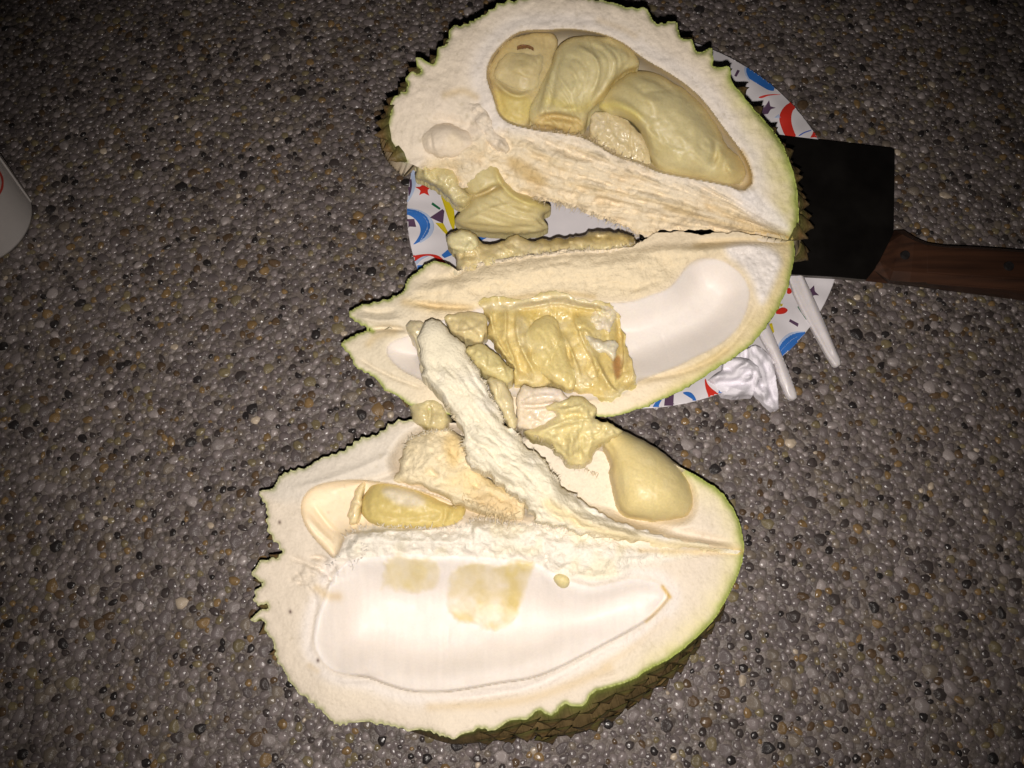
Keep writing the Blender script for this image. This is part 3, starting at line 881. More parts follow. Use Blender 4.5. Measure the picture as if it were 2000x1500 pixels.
# ---- top valve
A_rind = [(1552, 466), (1559, 450), (1560, 420), (1559, 390), (1556, 365), (1550, 339), (1542, 313), (1532, 288), (1521, 270), (1508, 252), (1487, 228), (1460, 198), (1445, 177), (1430, 164), (1426, 150), (1428, 130),
          (1410, 131), (1392, 134), (1391, 112), (1392, 92), (1375, 100), (1358, 106), (1355, 80), (1340, 76), (1328, 78), (1322, 39), (1300, 46), (1281, 50), (1270, 32), (1263, 14), (1232, 18), (1210, 11), (1190, 6), (1145, -3), (1090, -9), (1050, -8), (1015, 0),
          (979, 6), (962, 18), (955, 24), (937, 33), (920, 44), (910, 50), (893, 51), (880, 54), (877, 70), (874, 85), (864, 92), (856, 99), (851, 117), (847, 129), (828, 117), (809, 109), (817, 128), (829, 147), (810, 143), (796, 144), (794, 153), (798, 163), (797, 180), (781, 182), (766, 192), (763, 204), (765, 216), (760, 231), (754, 253), (757, 270), (765, 282), (775, 294), (783, 306), (792, 316)]
A_inner = [(811, 324), (860, 345), (900, 365), (960, 372), (1010, 380), (1060, 392), (1090, 396), (1110, 408), (1130, 408), (1150, 420), (1180, 428), (1210, 436), (1232, 448), (1247, 462), (1278, 462), (1288, 453), (1340, 449), (1372, 446), (1400, 452), (1450, 460), (1490, 467), (1535, 471)]
def mk_A():
    out = np.array(A_rind+A_inner, float)
    nR = len(A_rind)
    inner = resample(np.array(A_inner, float), 4, False); s = np.arange(len(inner))*4.0
    inner = inner+np.stack([fbm(s, s*0, 12, 3, 3), fbm(s, s*0+9, 12, 8, 3)], 1)*np.array([4, 7])*np.minimum(1, np.minimum(s, s[::-1])/40)[:, None]
    rind = resample(chaikin(A_rind, 1, False), 4, False); s = np.arange(len(rind))*4.0
    rind = rind+np.stack([fbm(s, s*0, 11, 5, 2), fbm(s, s*0+9, 11, 6, 2)], 1)*1.6
    rind = serrate(rind, SG*5, 21, 3, 1380, 1460)
    poly = np.concatenate([rind, inner])
    c = grid_ctx(poly); X, Y = c.X, c.Y
    dr, _, _ = segdist(rind, X, Y, False)
    z = pA(X, Y)
    chp = chaikin([(949, 140), (958, 111), (979, 87), (1003, 66), (1030, 58), (1081, 58), (1105, 55), (1165, 62), (1214, 80), (1256, 115), (1310, 144), (1355, 177), (1385, 210), (1412, 249), (1445, 291), (1463, 324), (1473, 355), (1450, 376), (1430, 364), (1370, 352), (1310, 341), (1280, 334), (1250, 318), (1200, 305), (1156, 275), (1120, 262), (1027, 252), (975, 232), (964, 190), (952, 160)], 2)
    ch = sdf(chp, X, Y)
    sep = sdf(chaikin([(820, 320), (880, 285), (960, 250), (1030, 250), (1150, 268), (1210, 305), (1280, 330), (1370, 352), (1430, 370), (1480, 420), (1552, 466), (1520, 480), (1240, 480), (1000, 420), (820, 350)], 1), X, Y)
    n = fbm(X, Y, 70, 4, 3)
    z = z+0.06*n*2-0.22*np.exp(-dr/5.0)*(fbm(X, Y, 30, 9, 2)+0.6)
    z += 0.035*np.exp(-((ch+9)/9)**2)                       # raised lip round the chamber
    chd = np.clip(ch, 0, None)
    z -= np.where(ch > 0, 2.3*(1-(1-np.clip(chd/(44+26*sstep(1150, 1400, X)), 0, 1))**2)**0.62+0.08, 0)
    # core band falls towards the torn lower edge
    dl, _, _ = segdist(inner, X, Y, False)
    sm = sstep(-10, 25, sep)*(ch < 0)
    z -= sm*1.0*np.exp(-dl/40.0)
    z += sm*(0.12*fbm(X, Y, 50, 21, 2)+0.07*fbm(X*0.8-Y*0.5, Y*1.6+X*0.9, 22, 22, 3)+0.04*fbm(X, Y, 9, 23, 2))*2*sstep(1560, 1350, X)
    fa = fan(X, Y, 1562, 470, 91)
    z += sm*0.11*fa*2*sstep(1545, 1440, X)
    for pts, w, a in (([(1545, 466), (1420, 432), (1320, 400), (1200, 355), (1080, 305), (1000, 285)], 8, 0.25), ([(1545, 468), (1400, 445), (1280, 425), (1180, 390), (1090, 350)], 7, -0.25),
                      ([(1540, 465), (1440, 425), (1350, 385), (1280, 350)], 6, -0.22), ([(1500, 452), (1380, 410), (1260, 370), (1150, 320)], 5, -0.25), ([(1300, 410), (1200, 385), (1120, 370)], 5, 0.25),
                      ([(1220, 360), (1120, 320), (1020, 300)], 5, -0.22), ([(1240, 385), (1170, 350), (1120, 345), (1060, 320)], 4, -0.25), ([(1210, 330), (1150, 310), (1090, 290)], 5, -0.2),
                      ([(960, 245), (990, 270), (1000, 300)], 6, -0.3), ([(930, 215), (950, 250), (975, 290)], 7, -0.35), ([(905, 200), (935, 215), (960, 225)], 8, -0.2), ([(1080, 365), (1130, 390), (1180, 405)], 6, -0.2)):
        z = stroke(z, X, Y, pts, w*1.15, a*0.55)
    # little side chamber at the left end
    z = stroke(z, X, Y, [(820, 268), (850, 265), (880, 272)], 30, 0.45)
    z = stroke(z, X, Y, [(815, 250), (845, 236), (880, 236), (918, 256), (928, 285)], 13, -0.3)
    z = stroke(z, X, Y, [(800, 300), (850, 306), (890, 312)], 10, -0.22)
    z = stroke(z, X, Y, [(885, 268), (880, 290), (885, 310)], 5, -0.2)
    z += 0.035*fbm(X, Y, 10, 33, 2)*(ch < 0)+sm*0.07*streak(X, Y, 0.36, 80, 9, 66)*sstep(900, 1000, X)+0.07*fbm(X, Y, 24, 34, 3)*polymask(X, Y, [(880, 210), (960, 180), (1020, 260), (990, 310), (900, 300)], 15)*2
    col = np.broadcast_to(np.array(PITH), X.shape+(3,)).copy()
    col = tint(col, sstep(-0.1, 0.5, n)*0.35, (0.83, 0.72, 0.60))
    col = tint(col, np.exp(-((ch+16)/20)**2)*0.7, WHITE)
    wg = 5+26*sstep(1330, 1530, X)
    nn = fbm(X, Y, 24, 15, 2)
    col = tint(col, np.exp(-(dr/(wg*1.7+3))**2)*(0.75+0.3*nn)*sstep(1250, 1480, X), YGREEN)
    col = tint(col, np.exp(-(dr/(5+8*sstep(1350, 1530, X)+3*nn))**2), GREEN)
    col = tint(col, np.where(ch > 0, 1, 0), (0.80, 0.69, 0.50))
    col = tint(col, sm*0.55, CREAM)
    col = tint(col, sm*sstep(0.1, 0.6, fbm(X, Y, 40, 18, 3))*0.3, (0.70, 0.53, 0.30))
    col = tint(col, sm*sstep(0.0, 0.5, fa)*0.4, (0.72, 0.55, 0.28))
    col = tint(col, polymask(X, Y, [(985, 310), (1010, 305), (1070, 345), (1060, 368), (1010, 345)], 10)*0.8, (0.62, 0.45, 0.20))
    for pts, w, a in (([(1545, 467), (1420, 440), (1300, 405)], 6, 0.45), ([(1535, 466), (1450, 435), (1380, 400)], 6, 0.35), ([(1448, 374), (1470, 358), (1462, 320), (1448, 295)], 5, 0.7), ([(870, 185), (905, 175), (930, 190)], 8, 0.4), ([(1170, 40), (1215, 55), (1240, 70)], 8, 0.3), ([(1552, 467), (1450, 455)], 4, 0.4)):
        col = tint(col, linemask(X, Y, pts, w)*a, (0.58, 0.40, 0.13))
    col = tint(col, sstep(0.45, 0.8, fbm(X, Y, 9, 44, 2))*0.35*(ch < 0)*sstep(8, 20, dr), (0.42, 0.36, 0.22))
    frost = polymask(X, Y, [(1428, 370), (1475, 370), (1530, 420), (1545, 455), (1500, 440), (1450, 410)], 12)
    col = tint(col, frost*0.7, (0.84, 0.80, 0.78)); z += frost*0.045*fbm(X, Y, 10, 51, 3)*2
    lab = np.where(ch > -1, 1, np.where(sep > 0, 2, 0))
    hull, samp = rind_hull(out, lambda p: 1.0 if min(np.hypot(*(rind-p).T)) < 8 and min(np.hypot(*(inner-p).T)) > 6 else 0.0, pA, 0.9, lambda p: 0.65 if p[0] < 960 else 0.9, 60, 4.0, lambda p: 0.16+0.84*float(sstep(60, 230, math.hypot(p[0]-800, p[1]-330))))
    ob = build(c, z, col, ['rind', 'chamber', 'core'], lab, upper, hull=hull, mats=[M_pith, M_lining, M_fluff])
    L_ = lambda p: p[0] < 960
    R_ = lambda p: p[0] >= 960
    add_spikes(samp, ob[0], [(0.07, 0.2, 0.3, 1.1, 0.1, 0.62, 0.8, L_), (0.16, 0.35, 0.8, 1.1, 0.0, 0.72, 0.8, L_), (0.28, 0.5, 0.2, 1.15, -0.2, 0.78, 0.8, lambda p: p[0] < 960 and p[1] < 215),
                             (0.09, 0.25, 0.3, 1.2, 0.0, 0.75, 0.8, R_), (0.19, 0.5, 0.8, 1.2, -0.1, 0.85, 0.85, R_), (0.32, 0.85, 0.2, 1.3, -0.3, 0.9, 0.85, R_), (0.5, 0.9, 0.5, 1.4, -0.4, 0.9, 0.8, R_)], 3)
    return ob
A_obj = mk_A()

# flesh in the top valve
lobe('torn_pith', [(812, 278), (820, 256), (845, 244), (872, 240), (900, 248), (922, 262), (930, 285), (912, 300), (880, 310), (845, 304), (822, 296)], (lambda X, Y: pA(X, Y)-0.3), 0.6, 30, upper, col=(0.80, 0.69, 0.55), col2=(0.80, 0.67, 0.46), noise=0.07, lam=40, rough_edge=4, power=0.7, mtl=M_pith, skirt=0.3, wrinkle=0.05, folds=[([(868, 262), (862, 285), (866, 305)], 12, 0.12)])
lobe('torn_pith', [(905, 205), (925, 196), (945, 205), (958, 225), (968, 250), (985, 272), (1000, 296), (985, 300), (965, 290), (948, 275), (930, 258), (915, 235)], (lambda X, Y: pA(X, Y)-0.2), 0.32, 14, upper, col=(0.81, 0.71, 0.58), col2=(0.80, 0.69, 0.5), noise=0.12, lam=20, rough_edge=6, fine=0.05, power=0.7, mtl=M_fluff, skirt=0.3, grain=(1.0, 50, 6, 0.10))
lobe('flesh_lobe', [(953, 142), (960, 118), (985, 84), (1010, 70), (1050, 63), (1085, 66), (1090, 85), (1082, 115), (1076, 140), (1055, 185), (1037, 215), (1033, 242), (1025, 249), (1000, 243), (975, 226), (966, 190), (960, 165)],
     (lambda X, Y: pA(X, Y)-1.0), 0.6, 30, upper, col=(0.60, 0.50, 0.20), strokes=[([(958, 150), (985, 178), (1010, 190), (1045, 180)], 6, 0.25), ([(1000, 205), (1020, 230)], 9, 0.15), ([(975, 195), (990, 225)], 5, -0.12)],
     tints=[(lambda X, Y: polymask(X, Y, [(960, 170), (1000, 185), (1045, 190), (1035, 240), (990, 240), (968, 210)], 8)*0.6, (0.66, 0.55, 0.17))])
lobe('flesh_lobe', [(964, 152), (970, 125), (985, 108), (1003, 97), (1020, 100), (1045, 103), (1066, 106), (1064, 122), (1058, 145), (1047, 178), (1030, 184), (1010, 181), (988, 168)],
     (lambda X, Y: pA(X, Y)-0.62), 0.42, 24, upper, col=(0.65, 0.56, 0.25), noise=0.07, lam=30, power=0.75, rough_edge=3, grain=(1.2, 60, 8, 0.08), folds=[([(1058, 150), (1030, 150), (985, 128)], 14, 0.10)])
lobe('seed_coat', [(1004, 94), (1014, 88), (1026, 86), (1038, 90), (1047, 98), (1036, 92), (1025, 89), (1014, 91)], (lambda X, Y: pA(X, Y)-0.32), 0.06, 4, upper, col=(0.16, 0.07, 0.035), col2=(0.22, 0.1, 0.05), noise=0.01, rough_edge=0.6)
lobe('flesh_lobe', [(1080, 115), (1088, 92), (1110, 74), (1160, 68), (1205, 76), (1235, 98), (1252, 122), (1245, 132), (1226, 136), (1203, 155), (1190, 175), (1182, 196), (1165, 206), (1150, 222), (1144, 248), (1130, 262), (1100, 258), (1070, 246), (1036, 244), (1031, 215), (1046, 185), (1062, 150)],
     (lambda X, Y: pA(X, Y)-0.85), 1.1, 34, upper, col=(0.64, 0.57, 0.25), power=0.55, grain=(1.1, 70, 7, 0.10),
     folds=[([(1088, 96), (1072, 140), (1058, 185), (1046, 235)], 20, -0.2), ([(1120, 84), (1165, 110), (1172, 150), (1150, 200)], 14, 0.12), ([(1150, 76), (1200, 104), (1205, 140), (1176, 190)], 13, 0.12), ([(1185, 74), (1232, 108), (1222, 140)], 12, 0.1), ([(1040, 232), (1078, 222), (1118, 230), (1146, 240)], 16, -0.25)],
     strokes=[([(1098, 100), (1085, 140), (1078, 185), (1068, 225)], 5, -0.10), ([(1120, 90), (1150, 100), (1175, 125), (1165, 165), (1145, 195)], 4.5, 0.07), ([(1140, 84), (1180, 100), (1195, 128), (1180, 165), (1150, 205)], 4, -0.07), ([(1160, 78), (1205, 98), (1215, 130), (1190, 165), (1165, 195)], 4, 0.07),
              ([(1105, 110), (1135, 118), (1150, 140), (1140, 175), (1120, 205)], 4, -0.06), ([(1100, 130), (1120, 138), (1128, 160), (1115, 190)], 4, 0.06), ([(1180, 76), (1225, 100), (1232, 120), (1200, 148)], 4, -0.06),
              ([(1085, 210), (1110, 215), (1135, 210), (1150, 205)], 7, 0.15), ([(1045, 236), (1080, 225), (1115, 232), (1142, 240)], 7, -0.35)],
     tints=[(lambda X, Y: polymask(X, Y, [(1045, 222), (1080, 218), (1115, 228), (1145, 235), (1140, 262), (1090, 260), (1040, 250)], 8)*0.8, (0.62, 0.47, 0.2)), (lambda X, Y: linemask(X, Y, [(1150, 205), (1140, 215), (1100, 205), (1070, 195)], 10)*0.5, (0.70, 0.58, 0.16)), (lambda X, Y: linemask(X, Y, [(1165, 200), (1200, 160), (1240, 135)], 7)*0.6, (0.60, 0.44, 0.14))])
lobe('membrane', [(1152, 232), (1165, 215), (1195, 222), (1235, 240), (1262, 275), (1275, 320), (1250, 322), (1205, 302), (1160, 278)],
     (lambda X, Y: pA(X, Y)-0.85), 0.3, 25, upper, power=0.8, col=(0.66, 0.57, 0.32), col2=(0.68, 0.6, 0.40), noise=0.05, strokes=[([(1195, 250), (1215, 270), (1225, 300)], 14, -0.25)], grain=(0.9, 50, 7, 0.10), fine=0.03)
lobe('flesh_lobe', [(1214, 150), (1240, 138), (1270, 140), (1300, 151), (1345, 180), (1380, 214), (1404, 250), (1415, 283), (1438, 300), (1455, 320), (1458, 342), (1447, 359), (1425, 363), (1390, 353), (1340, 345), (1300, 339), (1276, 325), (1266, 300), (1256, 272), (1243, 250), (1220, 234), (1192, 225), (1169, 214), (1172, 195), (1187, 174)],
     (lambda X, Y: pA(X, Y)-1.1), 1.6, 46, upper, col=(0.64, 0.57, 0.25), power=0.58, noise=0.10, lam=55, grain=(0.7, 90, 12, 0.09),
     folds=[([(1190, 226), (1225, 232), (1252, 262), (1268, 320)], 16, -0.3), ([(1392, 268), (1402, 300), (1388, 335)], 14, -0.16), ([(1225, 150), (1275, 160), (1320, 190)], 20, 0.08), ([(1440, 352), (1420, 330), (1418, 305)], 10, 0.12)],
     strokes=[([(1180, 205), (1210, 205), (1245, 225), (1265, 255), (1278, 300)], 11, 0.28), ([(1190, 228), (1230, 238), (1255, 270), (1268, 310)], 6, -0.25), ([(1370, 250), (1388, 275), (1380, 300)], 9, 0.12), ([(1395, 268), (1400, 300), (1385, 330)], 7, -0.22), ([(1410, 320), (1432, 335), (1450, 330)], 6, 0.12), ([(1225, 165), (1260, 175), (1300, 172), (1330, 195)], 8, -0.08)],
     tints=[(lambda X, Y: linemask(X, Y, [(1178, 208), (1210, 205), (1245, 228)], 10)*0.7, (0.72, 0.62, 0.2)), (lambda X, Y: polymask(X, Y, [(1395, 285), (1440, 300), (1458, 330), (1430, 362), (1395, 340)], 10)*0.4, (0.66, 0.52, 0.2))])
# torn loose flesh hanging off the left end
lobe('flesh_scrap', [(790, 318), (812, 300), (828, 300), (842, 318), (870, 322), (900, 325), (905, 372), (922, 384), (911, 404), (899, 408), (878, 392), (860, 376), (842, 358), (812, 350), (818, 330)],
     (lambda X, Y: pA(X, Y)-1.2), 0.8, 16, upper, col=(0.66, 0.58, 0.28), noise=0.14, lam=22, rough_edge=4, fine=0.03, strokes=[([(830, 305), (830, 340), (838, 356)], 5, 0.25), ([(855, 330), (880, 345), (895, 370)], 8, 0.25), ([(842, 335), (860, 360)], 4, -0.3), ([(898, 330), (895, 350), (905, 372)], 4, -0.3)],
     tints=[(lambda X, Y: sstep(0, 0.5, fbm(X, Y, 18, 71, 2))*0.4, (0.72, 0.66, 0.45))])
lobe('flesh_lobe', [(896, 328), (925, 318), (955, 308), (975, 314), (979, 330), (984, 346), (996, 363), (1022, 378), (1037, 374), (1052, 387), (1077, 402), (1074, 414), (1058, 421), (1064, 434), (1075, 447), (1040, 457), (995, 459), (935, 453), (899, 444), (886, 431), (893, 419), (911, 404), (921, 386), (903, 372)],
     (lambda X, Y: pA(X, Y)-1.25-0.004*np.clip(Y-330, 0, 200)), 1.1, 26, upper, col=(0.63, 0.55, 0.23), power=0.55, noise=0.06, skirt=0.5, grain=(0.35, 70, 6, 0.09),
     folds=[([(905, 372), (930, 384), (960, 372), (985, 350)], 12, -0.3), ([(893, 440), (940, 415), (985, 398), (1020, 400), (1060, 420)], 16, 0.12), ([(975, 322), (985, 352), (1010, 380), (1045, 392), (1074, 408)], 14, 0.25), ([(890, 436), (940, 440), (1000, 446), (1055, 440)], 14, -0.14)],
     strokes=[([(925, 383), (955, 372), (975, 358)], 5, -0.45), ([(905, 335), (915, 365)], 9, 0.12), ([(968, 318), (972, 350), (990, 375), (1020, 395), (1060, 404)], 6, 0.28), ([(950, 375), (985, 395), (1020, 415), (1050, 420)], 4, -0.14), ([(930, 395), (970, 410), (1010, 428), (1060, 430)], 4, 0.08), ([(915, 410), (950, 425), (1000, 440), (1060, 447)], 4, -0.08), ([(960, 385), (1000, 402), (1045, 412)], 4, 0.08), ([(1045, 425), (1070, 444)], 3, -0.25)],
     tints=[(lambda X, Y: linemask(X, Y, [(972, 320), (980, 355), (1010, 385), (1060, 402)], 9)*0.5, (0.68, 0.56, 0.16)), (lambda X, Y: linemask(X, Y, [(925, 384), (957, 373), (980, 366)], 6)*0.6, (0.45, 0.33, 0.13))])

# ---- middle valve
B_rind = [(1550, 471), (1553, 491), (1551, 506), (1547, 524), (1541, 557), (1532, 577), (1517, 608), (1499, 635), (1484, 653), (1460, 680), (1430, 701), (1400, 719), (1370, 740), (1334, 761), (1310, 773), (1280, 785), (1258, 798), (1241, 800), (1220, 809), (1190, 815), (1150, 812), (1050, 815), (960, 815), (880, 812), (800, 792), (788, 783), (779, 771), (764, 766), (749, 762), (743, 747), (732, 738), (722, 729), (706, 722), (692, 715), (689, 702), (680, 688), (665, 672), (680, 662), (700, 652), (719, 646), (737, 650), (719, 641), (704, 632), (689, 624), (680, 610), (694, 603), (707, 594), (730, 592), (749, 588), (782, 576), (791, 564), (792, 555), (797, 546), (818, 528), (830, 519), (839, 513), (856, 510), (878, 517)]
B_inner = [(895, 530), (905, 525), (940, 512), (1010, 501), (1060, 494), (1100, 490), (1160, 488), (1240, 480), (1265, 464), (1282, 455), (1335, 452), (1365, 456), (1400, 455), (1440, 453), (1490, 461), (1530, 468)]
def mk_B():
    inner = resample(np.array(B_inner, float), 4, False); s = np.arange(len(inner))*4.0
    inner = inner+np.stack([fbm(s, s*0, 12, 13, 3)*2, fbm(s, s*0+9, 12, 18, 3)*5], 1)*np.minimum(1, np.minimum(s/40, s[::-1]/170))[:, None]
    rind = resample(chaikin(B_rind, 1, False), 4, False); s = np.arange(len(rind))*4.0
    rind = rind+np.stack([fbm(s, s*0, 10, 15, 2), fbm(s, s*0+9, 10, 16, 2)], 1)*1.8
    rind = serrate(rind, -SG*4.5, 15, 5, 820, 900, 0.4)
    poly = np.concatenate([rind, inner])
    c = grid_ctx(poly); X, Y = c.X, c.Y
    dr, _, _ = segdist(rind, X, Y, False); dl, _, _ = segdist(inner, X, Y, False)
    n = fbm(X, Y, 70, 24, 3)
    z = pB(X, Y)+0.05*n*2-0.15*np.exp(-dr/5.0)
    chp = chaikin([(1340, 520), (1361, 506), (1385, 504), (1412, 509), (1439, 527), (1457, 548), (1465, 571), (1460, 602), (1445, 635), (1424, 659), (1394, 680), (1355, 698), (1328, 713), (1280, 731), (1244, 745), (1210, 775), (1140, 782), (1040, 780), (960, 765), (880, 770), (830, 745), (780, 722), (752, 690), (760, 668), (800, 655), (850, 630), (935, 600), (1010, 592), (1085, 580), (1175, 592), (1235, 590), (1268, 577), (1304, 566), (1322, 548)], 2)
    ch = sdf(chp, X, Y)
    z += 0.04*np.exp(-((ch+10)/9)**2)
    t = np.clip(np.clip(ch, 0, None)/62, 0, 1)
    z -= np.where(ch > 0, 1.25*(0.35*(1-(1-t)**2)**0.75+0.65*sstep(0, 1, t))+0.04, 0)
    sep = sdf(chaikin([(790, 575), (880, 520), (1010, 500), (1240, 478), (1552, 468), (1450, 495), (1385, 505), (1340, 525), (1300, 566), (1235, 590), (1100, 580), (1010, 592), (935, 602), (860, 632), (800, 600)], 1), X, Y)
    sm = sstep(-4, 16, sep)
    z += sm*(0.35*np.exp(-((dl-30)/26)**2)-0.35*np.exp(-dl/16.0))*sstep(1540, 1380, X)
    z += sm*(0.065*fbm(X, Y, 40, 61, 2)+0.04*fbm(X, Y, 11, 62, 3)+0.03*streak(X, Y, -0.12, 90, 9, 64))*2*sstep(1560, 1350, X)
    for pts, w, a in (([(1545, 473), (1440, 470), (1350, 475)], 6, -0.15), ([(800, 590), (870, 600), (930, 600)], 6, -0.3), ([(830, 545), (870, 545), (910, 530)], 8, -0.25), ([(790, 560), (830, 570), (880, 560)], 8, 0.12), ([(720, 643), (760, 640), (800, 645)], 5, -0.4), ([(700, 605), (740, 612), (780, 605)], 5, -0.15), ([(690, 618), (740, 628), (790, 622)], 5, 0.15),
                      ([(700, 700), (760, 735), (830, 760)], 4, -0.12), ([(1250, 742), (1330, 730), (1400, 700), (1450, 650), (1480, 590)], 6, -0.14), ([(1290, 650), (1300, 680), (1310, 715)], 3, -0.03), ([(1230, 575), (1255, 570), (1275, 568)], 6, 0.18), ([(1180, 530), (1220, 540), (1290, 530)], 10, 0.1)):
        z = stroke(z, X, Y, pts, w, a)
    frost = polymask(X, Y, [(1415, 480), (1455, 472), (1500, 480), (1530, 505), (1515, 545), (1490, 600), (1478, 580), (1470, 545), (1445, 515), (1420, 500)], 10)
    z += frost*(0.05*fbm(X, Y, 11, 52, 3)*2+0.08)
    z += 0.02*fbm(X, Y, 9, 53, 2)*(ch < 0)
    col = np.broadcast_to(np.array((0.80, 0.68, 0.49)), X.shape+(3,)).copy()
    nn = fbm(X, Y, 22, 25, 2)
    col = tint(col, sstep(720, 860, X)*0, WHITE)
    lf = sstep(900, 760, X)
    col = tint(col, lf*0.6, (0.70, 0.64, 0.50))
    wy = 30*sstep(1180, 1400, X)+4
    col = tint(col, np.exp(-(dr/wy)**2)*(0.8+0.3*nn)*sstep(1150, 1350, X), (0.70, 0.58, 0.26))
    col = tint(col, np.exp(-(dr/(5+4*sstep(1180, 1450, X)+2.5*nn))**2), GREEN)
    col = tint(col, sstep(-3, 3, ch), LINING)
    col = tint(col, sm*0.5, CREAM)
    col = tint(col, frost*0.9, (0.85, 0.80, 0.77))
    for pts, w, a in (([(1545, 472), (1450, 468), (1360, 480)], 8, 0.4), ([(790, 590), (840, 600), (920, 604)], 9, 0.5), ([(720, 672), (735, 655), (770, 650)], 8, 0.4), ([(1250, 745), (1340, 728), (1420, 685)], 8, 0.3), ([(940, 592), (1010, 582), (1090, 570), (1160, 580)], 6, 0.5)):
        col = tint(col, linemask(X, Y, pts, w)*a, (0.60, 0.43, 0.16))
    col = tint(col, sstep(0.5, 0.8, fbm(X, Y, 8, 46, 2))*0.3*(ch < 0)*sstep(8, 20, dr), (0.45, 0.38, 0.24))
    lab = np.where(ch > -1, 1, np.where(sep > 0, 2, 0))
    out = np.array(B_rind+B_inner, float)
    hull, samp = rind_hull(out, lambda p: 1.0 if min(np.hypot(*(rind-p).T)) < 8 and min(np.hypot(*(inner-p).T)) > 6 else 0.0, pB, 0.8, lambda p: -0.5 if p[0] < 850 else -1.3, 80, 1.2, lambda p: 0.4 if p[0] < 850 else 1.0)
    ob = build(c, z, col, ['rind', 'chamber', 'core'], lab, upper, hull=hull, mats=[M_pith, M_lining, M_fluff])
    add_spikes(samp, ob[0], [(0.5, -1.0, 0.3, 1.25, -0.9, 0.8, 0.7, None), (0.72, -1.3, 0.8, 1.3, -1.2, 0.8, 0.7, None)], 5)
    return ob
B_obj = mk_B()
# strip of pulp stuck along the torn edge between the two valves
lobe('flesh_scrap', CR(650, 300, [(725, 560), (800, 485), (930, 520), (960, 590), (1120, 585), (1130, 555), (1210, 530), (1270, 580), (1350, 560), (1600, 540), (1680, 500), (1800, 510), (1940, 520), (1985, 565), (1900, 649), (1750, 699), (1600, 719), (1400, 699), (1250, 729), (1100, 729), (1000, 779), (880, 819), (800, 739), (820, 694)]),
     4.2, 0.8, 14, upper, col=(0.66, 0.55, 0.26), noise=0.13, lam=24, rough_edge=4, fine=0.04, strokes=[([(900, 480), (910, 470)], 9, 0.3), ([(880, 492), (905, 500), (935, 498)], 5, -0.3), ([(1050, 475), (1130, 468)], 6, -0.15), ([(1135, 470), (1140, 498)], 4, -0.3), ([(1150, 480), (1190, 480), (1210, 470)], 8, 0.2)],
     tints=[(lambda X, Y: sstep(0, 0.5, fbm(X, Y, 20, 72, 2))*0.5, (0.72, 0.63, 0.42)), (lambda X, Y: linemask(X, Y, [(1050, 470), (1130, 466), (1240, 466)], 7)*0.6, (0.50, 0.36, 0.10))])
lobe('flesh_scrap', CR(650, 300, [(725, 560), (810, 490), (925, 525), (955, 600), (920, 630), (860, 640), (790, 640)]), 4.9, 0.35, 12, upper, col=(0.72, 0.66, 0.36), noise=0.06, lam=18, rough_edge=3)
# folded pulp left in the middle chamber
lobe('pulp_membrane', [(936, 592), (950, 577), (985, 582), (1010, 588), (1040, 581), (1085, 567), (1130, 586), (1175, 588), (1204, 600), (1218, 645), (1231, 690), (1239, 725), (1241, 750), (1228, 768), (1210, 766), (1216, 776), (1190, 786), (1165, 774), (1135, 770), (1110, 764), (1085, 757), (1068, 748), (1060, 760), (1040, 757), (1022, 748), (1012, 752), (1004, 738), (1006, 715), (990, 700), (975, 684), (966, 662), (952, 652), (958, 625), (944, 612)],
     4.4, 0.55, 12, upper, col=(0.66, 0.54, 0.20), col2=(0.72, 0.63, 0.33), noise=0.12, lam=30, rough_edge=6, power=0.55, grain=(1.35, 80, 8, 0.10), skirt=0.5, lift=0.03,
     folds=[([(962, 590), (958, 618), (965, 654), (981, 686), (1005, 716), (1008, 748)], 14, 0.48), ([(984, 588), (990, 630), (986, 660), (999, 692), (1011, 722), (1013, 748)], 13, 0.44),
            ([(1049, 750), (1040, 720), (1022, 690), (1010, 660), (1007, 630), (1012, 598)], 16, 0.48), 
            ([(1100, 651), (1118, 690), (1130, 720), (1134, 750)], 14, 0.48), ([(1177, 756), (1162, 708), (1143, 676), (1124, 630), (1120, 600)], 17, 0.51),
            ([(1158, 686), (1172, 720), (1192, 756), (1215, 774)], 15, 0.54), ([(1200, 604), (1212, 650), (1216, 700), (1208, 750)], 17, -0.51), ([(1236, 745), (1236, 715), (1222, 655), (1206, 606)], 9, 0.34),
            ([(1205, 604), (1165, 606), (1120, 598), (1085, 590), (1040, 600), (1000, 602)], 17, 0.44), ([(945, 606), (960, 640), (975, 670)], 9, -0.34), ([(1140, 640), (1150, 690), (1168, 740)], 8, -0.27), ([(1045, 640), (1060, 670), (1078, 715)], 9, -0.17)],
     strokes=[([(1107, 668), (1113, 695), (1117, 715)], 4, -0.3), ([(1116, 694), (1120, 712)], 5, 0.16)],
     tints=[(lambda X, Y: sstep(0.05, 0.6, fbm(X, Y, 34, 88, 3))*0.5, (0.72, 0.64, 0.42)), (lambda X, Y: sstep(0.1, 0.6, -fbm(X, Y, 40, 89, 3))*0.5, (0.62, 0.46, 0.12)), (lambda X, Y: polymask(X, Y, [(1206, 605), (1222, 645), (1238, 720), (1238, 760), (1215, 765), (1212, 700)], 6)*0.5, (0.60, 0.46, 0.18)), (lambda X, Y: polymask(X, Y, [(1194, 705), (1206, 692), (1214, 700), (1213, 735), (1203, 744)], 4)*0.85, (0.42, 0.20, 0.07)), (lambda X, Y: polymask(X, Y, [(935, 592), (1010, 590), (1085, 570), (1175, 590), (1200, 602), (1085, 598), (1010, 606), (940, 606)], 6)*0.6, (0.76, 0.66, 0.44))])
